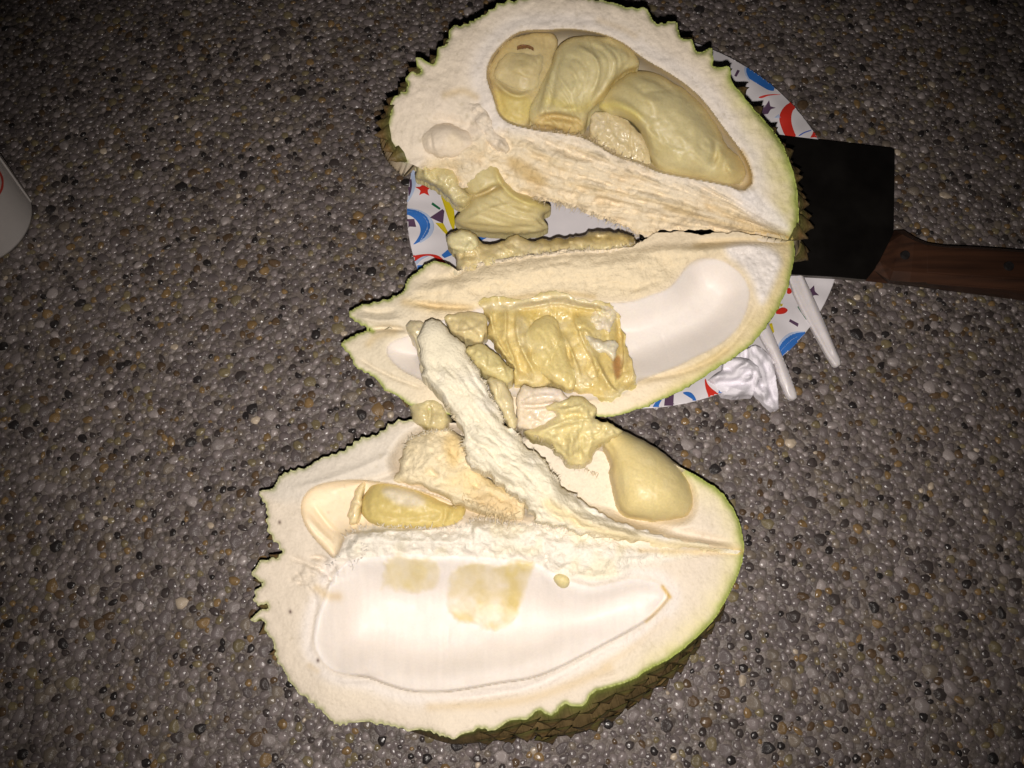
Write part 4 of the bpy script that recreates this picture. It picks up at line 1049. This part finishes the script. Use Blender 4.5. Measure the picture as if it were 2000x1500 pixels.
lobe('pulp_membrane', [(1029, 655), (1036, 634), (1052, 621), (1078, 615), (1093, 632), (1100, 655), (1107, 690), (1118, 722), (1129, 754), (1112, 762), (1088, 753), (1063, 735), (1043, 705)],
     4.95, 0.62, 22, upper, col=(0.69, 0.58, 0.23), col2=(0.73, 0.64, 0.34), noise=0.06, lam=34, rough_edge=2, power=0.6, grain=(1.1, 80, 9, 0.07), lift=0.03, skirt=0.5,
     folds=[([(1060, 632), (1082, 670), (1098, 712)], 12, -0.10), ([(1110, 752), (1080, 735), (1055, 700)], 12, 0.10)])
lobe('flesh_scrap', CR(650, 300, [(1630, 1180), (1660, 1172), (1700, 1190), (1745, 1215), (1752, 1240), (1790, 1222), (1840, 1218), (1866, 1250), (1850, 1290), (1862, 1325), (1820, 1350), (1795, 1325), (1770, 1300), (1720, 1310), (1690, 1275), (1650, 1255)]), 5.0, 0.35, 8, upper, col=(0.70, 0.65, 0.46), noise=0.10, lam=14, rough_edge=4, fine=0.04, folds=[([(1150, 660), (1175, 672), (1200, 668)], 8, 0.15)])
lobe('flesh_scrap', CR(650, 300, [(1670, 1010), (1700, 975), (1735, 985), (1760, 965), (1800, 1000), (1835, 1010), (1850, 1060), (1830, 1100), (1840, 1140), (1800, 1170), (1770, 1150), (1740, 1180), (1700, 1150), (1660, 1100)]), 4.75, 0.3, 8, upper, col=(0.72, 0.64, 0.48), noise=0.16, lam=11, rough_edge=6, fine=0.07)
lobe('pulp_membrane', [(866, 622), (880, 612), (920, 610), (952, 616), (956, 632), (948, 655), (942, 672), (915, 668), (892, 655), (878, 640)], 5.0, 0.36, 14, upper, col=(0.68, 0.58, 0.29), noise=0.08, lam=24, rough_edge=4, power=0.7, folds=[([(870, 640), (900, 650), (935, 640), (950, 622)], 14, 0.2), ([(890, 655), (915, 630), (920, 614)], 12, 0.15)], grain=(0.3, 60, 7, 0.08))
lobe('pulp_membrane', [(905, 690), (920, 672), (945, 672), (965, 690), (985, 702), (1002, 722), (1005, 742), (990, 755), (965, 740), (940, 725)], 5.15, 0.42, 12, upper, col=(0.66, 0.58, 0.26), noise=0.09, lam=20, rough_edge=4, power=0.7, folds=[([(944, 676), (951, 700), (948, 730)], 14, 0.3), ([(962, 690), (982, 712), (992, 748)], 14, 0.26), ([(915, 690), (935, 700), (945, 722)], 10, 0.15)], grain=(0.9, 60, 7, 0.08))
fringe('fibre_fringe', upper, [(1040, 385), (1100, 398), (1130, 406), (1180, 425), (1230, 446), (1250, 460)], 150, 11, 2, (0, 1), col=(0.78, 0.68, 0.5))
fringe('fibre_fringe', upper, [(900, 528), (1000, 505), (1100, 492), (1200, 486), (1260, 470)], 160, 8, 4, (0, -1), col=(0.78, 0.70, 0.55))
fringe('fibre_fringe', upper, [(1030, 246), (1090, 258), (1150, 268), (1210, 305), (1270, 330)], 140, 9, 5, (0, -1), col=(0.74, 0.62, 0.42))
# ================================================================== LOWER DURIAN HALF
lower = thing('durian', 'lower open durian half with a large empty white chamber, lying on the pebbles', 'durian', P(980, 1150, 0.3), 'durian halves')
pC = plane3((1450, 1078), 4.0, (500, 1100), 3.4, (900, 1430), 3.3)
C_rind = [(818, 820), (785, 823), (761, 831), (745, 846), (731, 854), (714, 855), (698, 861), (686, 873), (668, 884), (650, 890), (632, 892), (610, 905), (600, 914), (585, 916), (565, 922), (545, 930), (540, 945), (535, 955), (520, 956), (505, 962), (512, 975), (521, 985), (521, 998), (524, 1012), (522, 1024), (528, 1042), (534, 1052), (542, 1057), (548, 1068), (554, 1076), (548, 1090), (521, 1093), (503, 1102), (494, 1118), (500, 1133), (519, 1136), (503, 1152), (496, 1168), (504, 1183), (524, 1177), (527, 1190), (505, 1199), (483, 1212), (500, 1211), (519, 1207), (517, 1228), (524, 1240), (533, 1250), (538, 1268), (540, 1288), (550, 1302), (560, 1315), (565, 1333), (590, 1354), (614, 1376), (632, 1390), (640, 1400), (650, 1409), (662, 1415), (698, 1409), (734, 1411), (770, 1417), (800, 1426), (830, 1424), (869, 1436), (887, 1446), (903, 1432), (925, 1424), (945, 1420), (965, 1430), (992, 1406), (1012, 1404), (1031, 1406), (1049, 1382), (1064, 1392), (1079, 1399), (1100, 1370), (1120, 1378), (1142, 1378), (1154, 1350), (1190, 1341), (1235, 1329), (1268, 1305), (1304, 1290), (1340, 1263), (1370, 1236), (1394, 1212), (1418, 1173), (1436, 1137), (1448, 1107), (1454, 1077), (1453, 1062), (1450, 1042), (1441, 1009), (1429, 988), (1414, 967), (1399, 952), (1375, 937), (1345, 920)]
C_inner = [(1300, 898), (1250, 875), (1200, 862), (1120, 850), (1040, 838), (960, 832), (880, 826)]
def mk_C():
    rind = resample(chaikin(C_rind, 1, False), 4, False); s = np.arange(len(rind))*4.0
    rind = rind+np.stack([fbm(s, s*0, 10, 35, 2), fbm(s, s*0+9, 10, 36, 2)], 1)*1.5
    rind = serrate(rind, SG*6, 19, 7, 950, 1150, 0.12)
    inner = resample(np.array(C_inner, float), 4, False)
    poly = np.concatenate([rind, inner])
    c = grid_ctx(poly); X, Y = c.X, c.Y
    dr, _, _ = segdist(rind, X, Y, False); dl, _, _ = segdist(inner, X, Y, False)
    n = fbm(X, Y, 80, 37, 3)
    z = pC(X, Y)+0.07*n*2-0.14*np.exp(-dr/5.0)
    big = chaikin([(655, 1112), (690, 1088), (740, 1088), (780, 1080), (850, 1086), (960, 1088), (1035, 1096), (1068, 1112), (1110, 1135), (1160, 1148), (1195, 1140), (1240, 1128), (1290, 1140), (1308, 1166), (1290, 1190), (1265, 1212), (1220, 1238), (1160, 1270), (1085, 1309), (1034, 1327), (975, 1334), (914, 1346), (860, 1353), (800, 1351), (755, 1337), (719, 1322), (680, 1318), (650, 1310), (625, 1288), (612, 1255), (616, 1210), (632, 1170)], 2)
    ch = sdf(big, X, Y)+3*fbm(X, Y, 26, 31, 3)*sstep(1200, 1110, Y)
    lft = sdf(chaikin([(585, 988), (598, 960), (625, 944), (680, 936), (722, 938), (800, 950), (900, 985), (905, 1030), (700, 1040), (675, 1042), (668, 1065), (655, 1095), (638, 1077), (612, 1050), (593, 1022)], 2), X, Y)
    t = np.clip(np.clip(ch, 0, None)/92, 0, 1)
    # lower lip of the chamber is undercut, its upper side runs up to the core
    lip = linemask(X, Y, [(650, 1312), (720, 1322), (800, 1351), (914, 1346), (1034, 1327), (1160, 1269), (1265, 1212), (1305, 1168)], 18)
    lip2 = linemask(X, Y, [(719, 1322), (755, 1337), (800, 1351), (860, 1353), (914, 1346), (975, 1334), (1034, 1327), (1085, 1309), (1160, 1270), (1220, 1238), (1262, 1213)], 24)
    lipw = linemask(X, Y, [(719, 1322), (800, 1351), (914, 1346), (1034, 1327), (1160, 1270), (1262, 1213)], 70)
    dep = np.where(ch > 0, 2.0*(0.5*lipw*(1-(1-t)**2)+(1-0.5*lipw)*sstep(0, 1, t)), 0)
    wb = sstep(8, 38, ch); dep = dep*(1-wb)+blur(dep, 170)*wb
    z -= dep-0.0+0.36*lip2*sstep(-1, 3.5, ch)
    z += np.where(ch <= 0, 0.04*lip, 0)
    t2 = np.clip(np.clip(lft, 0, None)/40, 0, 1)
    z -= np.where(lft > 0, 0.9*np.sqrt(1-(1-t2)**2), 0)
    sep = sdf(chaikin([(648, 1098), (668, 1055), (690, 1033), (740, 1024), (800, 1034), (905, 1034), (925, 1008), (945, 1008), (990, 1022), (1060, 1022), (1170, 1044), (1300, 1066), (1454, 1076), (1330, 1092), (1260, 1108), (1200, 1132), (1150, 1140), (1100, 1125), (1050, 1102), (1020, 1090), (900, 1088), (780, 1080), (700, 1092)], 1), X, Y)
    sep = sep+11*fbm(X, Y, 20, 32, 3)*sstep(1400, 1250, X)
    sm = sstep(-6, 12, sep)
    z += sm*0.5*sstep(-2, 34, sep)*sstep(1450, 1200, X)
    z += sm*(0.10*fbm(X, Y, 40, 63, 2)+0.075*fbm(X, Y, 13, 64, 3))*2*sstep(1440, 1020, X)
    z += sm*0.03*fbm(X, Y, 7, 65, 2)*2*sstep(1440, 1200, X)
    # the pocket under the core strip and behind the right hand lobe
    pk = polymask(X, Y, [(830, 830), (1000, 840), (1200, 865), (1300, 905), (1345, 950), (1350, 1000), (1320, 1020), (1240, 1025), (1150, 1000), (1050, 1000), (940, 1020), (905, 1000), (860, 950), (800, 940), (760, 900)], 22)
    z -= pk*1.3
    for pts, w, a in (([(1448, 1078), (1330, 1078), (1230, 1092), (1160, 1108)], 8, -0.18), ([(1440, 1072), (1330, 1058), (1230, 1040), (1150, 1005), (1110, 960)], 8, 0.22), ([(1440, 1066), (1330, 1040), (1260, 1028), (1190, 1000)], 10, -0.25), ([(1220, 1245), (1140, 1290), (1040, 1345), (950, 1358), (860, 1372)], 9, -0.13), ([(1150, 1320), (1180, 1328), (1220, 1310)], 8, -0.1),
                      ([(1296, 1145), (1308, 1166), (1262, 1214)], 3, -0.10), ([(1100, 1120), (1160, 1140), (1210, 1125), (1240, 1110)], 7, 0.15), ([(1225, 1170), (1238, 1200), (1228, 1235)], 6, -0.05), ([(728, 1240), (722, 1280), (718, 1320)], 4, -0.04), ([(876, 1225), (874, 1270), (876, 1300)], 3, -0.04), ([(595, 1000), (620, 1035), (650, 1060), (662, 1090)], 7, 0.28), ([(610, 985), (640, 1025), (668, 1050)], 5, -0.22),
                      ([(600, 1090), (628, 1088), (645, 1098)], 5, -0.3), ([(560, 1085), (600, 1100), (640, 1120), (655, 1150)], 6, -0.14), ([(590, 1140), (620, 1165), (610, 1220), (600, 1280)], 6, -0.08), ([(640, 960), (760, 930), (830, 900)], 6, -0.12), ([(560, 960), (680, 925), (780, 880)], 7, 0.1), ([(750, 1320), (700, 1330), (650, 1325)], 7, 0.1)):
        z = stroke(z, X, Y, pts, w, a)
    # pulp smears stuck to the lining
    wob = 9*fbm(X, Y, 34, 69, 3)+5*fbm(X, Y, 11, 70, 2)
    sm1 = sdf(chaikin([(748, 1092), (775, 1078), (800, 1086), (845, 1092), (868, 1105), (862, 1148), (840, 1160), (800, 1158), (775, 1162), (760, 1148), (738, 1156), (750, 1125)], 1), X, Y)+wob
    sm2 = sdf(chaikin([(868, 1130), (880, 1108), (930, 1098), (990, 1100), (1040, 1092), (1047, 1112), (1038, 1140), (1025, 1180), (1005, 1210), (975, 1232), (950, 1226), (905, 1220), (880, 1203), (866, 1175)], 1), X, Y)+wob
    z += sstep(-2, 9, sm1)*0.07+sstep(-2, 9, sm2)*0.07
    z += (sstep(-1, 6, sm1)+sstep(-1, 6, sm2))*0.05*fbm(X, Y, 18, 66, 3)
    z += 0.02*fbm(X, Y, 9, 67, 2)*(ch < 0)
    # lower left fibrous tear
    tear = polymask(X, Y, [(600, 1100), (650, 1085), (690, 1090), (680, 1130), (650, 1150), (600, 1160), (560, 1130)], 12)
    z += tear*0.12*fbm(X, Y, 16, 68, 3)*2
    col = np.broadcast_to(np.array((0.74, 0.65, 0.53)), X.shape+(3,)).copy()
    col = tint(col, sstep(-0.1, 0.5, n)*0.4, (0.83, 0.73, 0.58))
    wing = polymask(X, Y, [(500, 960), (640, 880), (820, 815), (830, 860), (780, 920), (680, 945), (560, 990)], 14)
    col = tint(col, wing*0.75, (0.66, 0.61, 0.53))
    nn = fbm(X, Y, 22, 38, 2)
    col = tint(col, np.exp(-(dr/36)**2)*(0.75+0.3*nn)*sstep(1150, 1350, X), (0.74, 0.66, 0.33))
    col = tint(col, np.exp(-(dr/(5+6*sstep(1150, 1400, X)+2.5*nn))**2)*(0.65+0.35*sstep(800, 1300, X)), GREEN)
    col = tint(col, np.exp(-((ch+14)/14)**2)*0.6, (0.84, 0.79, 0.76))
    lin = sstep(-2, 2, ch)
    col = tint(col, lin, LINING); col = tint(col, sstep(-2, 3, lft), (0.84, 0.72, 0.53))
    col = tint(col, sm, (0.83, 0.78, 0.68)); col = tint(col, sm*sstep(0.0, 0.5, fbm(X, Y, 44, 39, 2))*0.5, (0.82, 0.74, 0.5))
    mott = np.clip(0.66+0.6*fbm(X, Y, 32, 41, 3), 0.2, 1)
    col = tint(col, sstep(-4, 12, sm1)*mott*0.9, (0.68, 0.57, 0.28)); col = tint(col, sstep(-4, 12, sm2)*mott, (0.66, 0.54, 0.24))
    hair = fbm(X+4*fbm(X, Y, 60, 95, 2), Y*0.12, 7, 96, 2)
    col = col*(1+np.where(ch > 0, 0.035*hair, 0))[..., None]
    col = tint(col, pk*0.8, (0.80, 0.72, 0.58))
    for pts, w, a in (([(1450, 1078), (1350, 1078), (1250, 1075)], 6, 0.5), ([(1440, 1072), (1340, 1058), (1240, 1040), (1150, 1000)], 9, 0.4), ([(1294, 1146), (1308, 1166)], 4, 1.0), ([(1308, 1166), (1285, 1192), (1262, 1214)], 3.5, 0.7), ([(1190, 1305), (1100, 1345), (1000, 1375), (840, 1380)], 10, 0.35), ([(620, 1150), (640, 1165), (660, 1165)], 10, 0.5), ([(605, 1300), (620, 1310)], 7, 0.3), ([(1300, 1210), (1230, 1270), (1180, 1300)], 8, 0.2)):
        col = tint(col, linemask(X, Y, pts, w)*a, (0.62, 0.43, 0.15))
    col = tint(col, sstep(0.5, 0.8, fbm(X, Y, 8, 47, 2))*0.25*(ch < 0)*(sm < 0.3)*sstep(8, 20, dr), (0.45, 0.38, 0.24))
    for bx, by in ((621, 1290), (567, 1195), (546, 1020)):
        col = tint(col, np.exp(-(((X-bx)/3)**2+((Y-by)/4)**2)), (0.10, 0.05, 0.04))
    lab = np.where((ch > -1) | (lft > -1), 1, np.where(sep > 0, 2, 0))
    out = np.array(C_rind+C_inner, float)
    def bulge(p):
        a = math.atan2(p[1]-1150, p[0]-950)
        return -0.15+1.5*math.exp(-((a-0.85)/0.62)**2)+0.5*math.exp(-((a-1.8)/0.4)**2)
    hull, samp = rind_hull(out, lambda p: 1.0 if min(np.hypot(*(rind-p).T)) < 8 and min(np.hypot(*(inner-p).T)) > 6 else 0.0, pC, 0.15, bulge, 90, 0.4)
    ob = build(c, z, col, ['rind', 'chamber', 'core'], lab, lower, hull=hull, mats=[M_pith, M_lining, M_fluff])
    BR = lambda p: math.hypot(p[0]-1250, p[1]-1350) < 330 and p[1] > 1180
    OT = lambda p: not BR(p)
    LS = lambda p: p[0] < 620 and 1040 < p[1] < 1280
    add_spikes(samp, ob[0], [(0.14, 0.35, 0.3, 0.85, -0.1, 0.75, 0.32, BR), (0.27, 0.75, 0.8, 0.85, -0.2, 0.8, 0.38, BR), (0.42, 0.9, 0.2, 0.9, -0.3, 0.8, 0.42, BR), (0.58, 0.75, 0.2, 0.9, -0.5, 0.8, 0.4, BR), (0.26, 0.1, 0.5, 1.15, 0.0, 0.55, 1.0, LS), (0.45, -0.6, 0.2, 1.1, -0.8, 0.7, 0.6, OT), (0.65, -0.9, 0.7, 1.1, -1.0, 0.7, 0.6, OT)], 9)
    return ob
C_obj = mk_C()
lobe('flesh_drop', [(1080, 1132), (1084, 1122), (1096, 1120), (1110, 1126), (1114, 1140), (1106, 1150), (1092, 1148)], 3.0, 0.35, 8, lower, col=(0.70, 0.62, 0.30), noise=0.0, rel=0.0, rough_edge=0.5)
# left pod
lobe('seed_pod', [(706, 980), (718, 955), (734, 942), (760, 942), (785, 946), (830, 962), (869, 984), (890, 988), (910, 987), (908, 1011), (902, 1030), (845, 1034), (770, 1033), (725, 1024), (706, 1006)],
     3.0, 0.95, 24, lower, col=(0.62, 0.51, 0.19), col2=(0.68, 0.57, 0.26), noise=0.06, lam=26, rough_edge=2,
     strokes=[([(735, 955), (790, 962), (840, 985), (860, 995)], 9, 0.12), ([(715, 1000), (760, 1012), (830, 1010), (870, 1000)], 7, -0.14), ([(868, 985), (872, 1005), (862, 1028)], 4, -0.22), ([(890, 992), (880, 1015)], 4, 0.15), ([(714, 965), (716, 990), (722, 1015)], 5, -0.12)],
     tints=[(lambda X, Y: polymask(X, Y, [(740, 955), (780, 950), (820, 965), (835, 985), (800, 992), (765, 980)], 8)*0.8, (0.70, 0.63, 0.50))])
lobe('membrane', [(676, 1022), (690, 965), (705, 944), (716, 940), (712, 960), (706, 990), (702, 1018), (692, 1028)], 3.1, 0.5, 8, lower, col=(0.80, 0.68, 0.38), noise=0.03)
# cream block between pod and core
lobe('core_tissue', [(795, 862), (815, 846), (845, 840), (880, 836), (905, 850), (918, 890), (935, 920), (962, 942), (985, 955), (1010, 968), (1030, 995), (1025, 1018), (985, 1014), (960, 1000), (900, 988), (870, 970), (830, 950), (790, 945), (752, 942), (786, 915), (782, 885)],
     3.6, 1.0, 28, lower, col=(0.80, 0.69, 0.47), col2=(0.74, 0.59, 0.30), noise=0.16, lam=30, rough_edge=5, fine=0.05, mtl=M_fluff,
     strokes=[([(880, 845), (890, 890), (885, 930)], 10, -0.2), ([(820, 900), (850, 930), (900, 950)], 7, -0.2), ([(800, 940), (850, 952), (900, 972), (960, 985)], 6, 0.2), ([(910, 940), (950, 960), (1000, 985)], 6, -0.2)],
     tints=[(lambda X, Y: polymask(X, Y, [(865, 850), (895, 845), (905, 880), (890, 920), (868, 900)], 9)*0.7, (0.72, 0.54, 0.24)), (lambda X, Y: polymask(X, Y, [(910, 960), (980, 965), (1020, 990), (1010, 1010), (930, 990)], 10)*0.6, (0.66, 0.47, 0.22))])
lobe('flesh_scrap', [(797, 797), (808, 782), (830, 775), (852, 772), (870, 785), (882, 810), (880, 832), (862, 845), (832, 840), (808, 826)], 3.7, 0.8, 14, lower, col=(0.60, 0.52, 0.26), noise=0.1, lam=20, rough_edge=3, strokes=[([(835, 785), (842, 810), (835, 835)], 4, -0.3), ([(850, 815), (870, 828)], 8, 0.2)])
# right hand flesh lobe and torn pulp above it
lobe('membrane', [(1012, 838), (1010, 812), (1006, 785), (1020, 752), (1030, 752), (1048, 758), (1090, 758), (1104, 772), (1110, 786), (1108, 812), (1090, 832), (1060, 842), (1035, 840)], plane3((1050, 755), 5.3, (1100, 765), 5.2, (1050, 840), 4.3), 0.4, 14, lower, col=(0.72, 0.63, 0.45), col2=(0.78, 0.70, 0.6), noise=0.08, lam=22, rough_edge=3, strokes=[([(1014, 792), (1050, 794), (1100, 784)], 4, -0.4), ([(1020, 780), (1060, 775), (1100, 770)], 7, 0.15)])
lobe('flesh_scrap', [(950, 745), (958, 735), (980, 740), (998, 768), (1008, 800), (1012, 835), (1000, 842), (985, 820), (968, 785)], 5.2, 0.55, 9, lower, col=(0.68, 0.60, 0.34), noise=0.06, lam=20, rough_edge=3)
lobe('flesh_scrap', [(1018, 845), (1048, 834), (1090, 815), (1085, 806), (1056, 796), (1102, 784), (1126, 773), (1150, 783), (1164, 795), (1164, 810), (1158, 822), (1195, 825), (1220, 845), (1190, 862), (1170, 876), (1150, 905), (1128, 908), (1105, 912), (1092, 885), (1070, 868), (1040, 858)],
     plane3((1140, 785), 5.2, (1030, 845), 4.3, (1190, 880), 3.9), 0.8, 16, lower, col=(0.70, 0.61, 0.28), col2=(0.74, 0.67, 0.37), noise=0.14, lam=24, rough_edge=4,
     grain=(1.2, 60, 7, 0.10), folds=[([(1030, 846), (1070, 838), (1110, 818), (1160, 820)], 16, 0.25), ([(1100, 880), (1112, 850), (1125, 830)], 14, 0.28), ([(1124, 905), (1128, 870), (1140, 842)], 12, 0.3), ([(1148, 900), (1150, 872), (1160, 850)], 12, 0.25), ([(1060, 800), (1100, 800), (1150, 790)], 14, 0.25), ([(1170, 870), (1185, 850), (1215, 846)], 12, 0.2)],
     strokes=[([(1095, 815), (1120, 808), (1150, 812)], 5, -0.3), ([(1110, 795), (1145, 796)], 9, 0.25), ([(1120, 840), (1115, 870), (1112, 900)], 6, 0.3), ([(1135, 835), (1132, 870), (1135, 900)], 4, -0.35), ([(1150, 840), (1155, 862)], 6, 0.25), ([(1060, 840), (1100, 838), (1140, 825)], 5, -0.2)])
lobe('flesh_lobe', [(1190, 920), (1197, 905), (1180, 874), (1166, 858), (1144, 858), (1154, 841), (1180, 830), (1210, 838), (1264, 863), (1300, 888), (1331, 913), (1348, 944), (1355, 970), (1352, 994), (1340, 1009), (1312, 1013), (1285, 1018), (1255, 1013), (1221, 1004), (1207, 991), (1203, 964)],
     pC(1270, 930)-0.7, 1.75, 55, lower, col=(0.70, 0.595, 0.23), col2=(0.72, 0.63, 0.29), power=0.5, noise=0.03, lam=60,
     strokes=[([(1165, 850), (1190, 868), (1205, 900)], 6, -0.15), ([(1205, 900), (1210, 950), (1222, 1000)], 7, -0.1), ([(1160, 845), (1200, 850)], 7, 0.12)],
     tints=[(lambda X, Y: linemask(X, Y, [(1175, 870), (1195, 905), (1205, 960)], 9)*0.6, (0.70, 0.55, 0.28))])
# core strip
core_r = [(830, 628), (842, 622), (860, 626), (878, 650), (905, 672), (920, 699), (938, 729), (953, 756), (962, 777), (974, 804), (989, 831), (1010, 851), (1040, 879), (1064, 898), (1078, 924), (1100, 948), (1130, 972), (1160, 994), (1220, 1024), (1300, 1050), (1380, 1066), (1448, 1076)]
core_l = [(1440, 1082), (1380, 1076), (1300, 1066), (1220, 1055), (1160, 1046), (1110, 1034), (1075, 1024), (1050, 1016), (1040, 1004), (1030, 988), (1010, 966), (980, 945), (947, 918), (920, 906), (908, 885), (904, 855), (898, 828), (878, 798), (860, 772), (846, 758), (842, 748), (828, 742), (830, 720), (824, 699), (814, 662)]
pS = plane3((830, 630), 6.3, (1000, 880), 5.3, (1445, 1078), 3.85)
def mk_core():
    r = resample(np.array(core_r, float), 4, False); l = resample(np.array(core_l, float), 4, False)
    def jig(p, s0, a):
        s = np.arange(len(p))*4.0; k = np.minimum(1, np.minimum(s, s[::-1])/60)[:, None]
        return p+np.stack([fbm(s, s*0+s0, 13, s0, 3), fbm(s, s*0+s0+5, 13, s0+1, 3)], 1)*a*k
    poly = np.concatenate([jig(r, 3, 8), jig(l, 8, 11)])
    c = grid_ctx(poly); X, Y = c.X, c.Y
    rough = sstep(1380, 1120, X)*sstep(650, 760, Y)
    h = pillow(c.ins, 30, 0.5)
    z = pS(X, Y)-0.35+0.7*h+rough*0.10*fan(X, Y, 1460, 1085, 97, 500)*2
    z += 0.10*fbm(X, Y, 60, 81, 2)*2
    z += rough*(0.06*fbm(X, Y, 34, 82, 2)+0.03*fbm(X, Y, 13, 83, 3)+0.02*fbm(X, Y, 7, 85, 2)+0.085*streak(X, Y, 0.85, 80, 9, 86))*2*sstep(0, 10, c.D)
    for pts, w, a in (([(845, 690), (850, 720), (845, 745)], 9, -0.3), ([(1070, 915), (1110, 960), (1160, 1005), (1230, 1035), (1320, 1055)], 9, -0.28), ([(1060, 960), (1110, 1000), (1180, 1035), (1290, 1058)], 8, 0.2), ([(905, 850), (930, 880), (960, 900)], 8, -0.2), ([(930, 760), (960, 830), (990, 860)], 10, 0.12), ([(945, 905), (985, 940), (1020, 960)], 7, -0.2)):
        z = stroke(z, X, Y, pts, w, a)
    z = np.maximum(z, c.zt+0.04)
    col = np.broadcast_to(np.array((0.79, 0.73, 0.57)), X.shape+(3,)).copy()
    col = tint(col, sstep(0, 0.6, fbm(X, Y, 50, 84, 3))*0.5, (0.82, 0.78, 0.70))
    col = tint(col, sstep(760, 640, Y)*0.6, (0.70, 0.64, 0.48))
    col = tint(col, linemask(X, Y, [(1070, 985), (1150, 1030), (1250, 1058), (1400, 1078)], 13)*0.7, (0.76, 0.62, 0.33))
    col = tint(col, linemask(X, Y, [(1085, 920), (1130, 970), (1200, 1015), (1300, 1048)], 9)*0.7, (0.80, 0.77, 0.75))
    col = tint(col, sstep(0.5, 0.8, fbm(X, Y, 8, 48, 2))*0.3, (0.5, 0.42, 0.26))
    return build(c, z, col, ['core_strip'], None, lower, 1.0, mats=M_fluff)
mk_core()
lobe('membrane', [(792, 640), (806, 622), (826, 630), (836, 655), (832, 700), (846, 748), (836, 756), (824, 735), (818, 700), (806, 668)], 5.0, 0.35, 9, lower, col=(0.70, 0.63, 0.42), noise=0.08, lam=18, rough_edge=5, folds=[([(800, 640), (818, 668), (826, 720)], 9, 0.2)])
fringe('fibre_fringe', lower, [(900, 690), (940, 735), (965, 785), (990, 832), (1040, 880), (1075, 922), (1110, 955)], 220, 8, 21, (1, -0.5), zoff=-0.1, col=(0.80, 0.74, 0.6), rise=0.1)
fringe('fibre_fringe', lower, [(870, 785), (895, 825), (905, 870), (925, 905), (980, 944), (1020, 980)], 160, 9, 22, (-1, 0.6), zoff=-0.1, col=(0.80, 0.72, 0.55), rise=0.1)
fringe('fibre_fringe', lower, [(1035, 1000), (1060, 1018), (1120, 1035), (1200, 1050)], 70, 8, 23, (0, 1), zoff=-0.15, col=(0.80, 0.70, 0.5))
fringe('fibre_fringe', lower, [(665, 1055), (700, 1030), (760, 1026), (840, 1034), (905, 1032), (930, 1010), (980, 1022), (1060, 1026), (1130, 1040)], 300, 9, 24, (0, -1), col=(0.82, 0.77, 0.68))
fringe('fibre_fringe', lower, [(880, 990), (950, 1000), (1010, 1015)], 40, 16, 44, (0, 1), col=(0.78, 0.66, 0.42), rise=0.1, width=1.3)
fringe('fibre_fringe', lower, [(640, 1110), (665, 1080), (700, 1050), (720, 1080), (660, 1120)], 40, 8, 25, None, col=(0.80, 0.76, 0.7))
fringe('fibre_fringe', lower, [(1040, 850), (1080, 870), (1100, 900), (1140, 915), (1180, 930)], 50, 9, 28, (0, 1), col=(0.8, 0.7, 0.5))
fringe('fibre_fringe', lower, [(785, 880), (800, 855), (850, 842), (890, 838)], 90, 9, 26, (-0.4, -1), col=(0.80, 0.74, 0.6))
fringe('fibre_fringe', lower, [(900, 975), (960, 990), (1020, 1010), (960, 1005)], 90, 16, 27, None, col=(0.76, 0.62, 0.38))
place_pebbles()
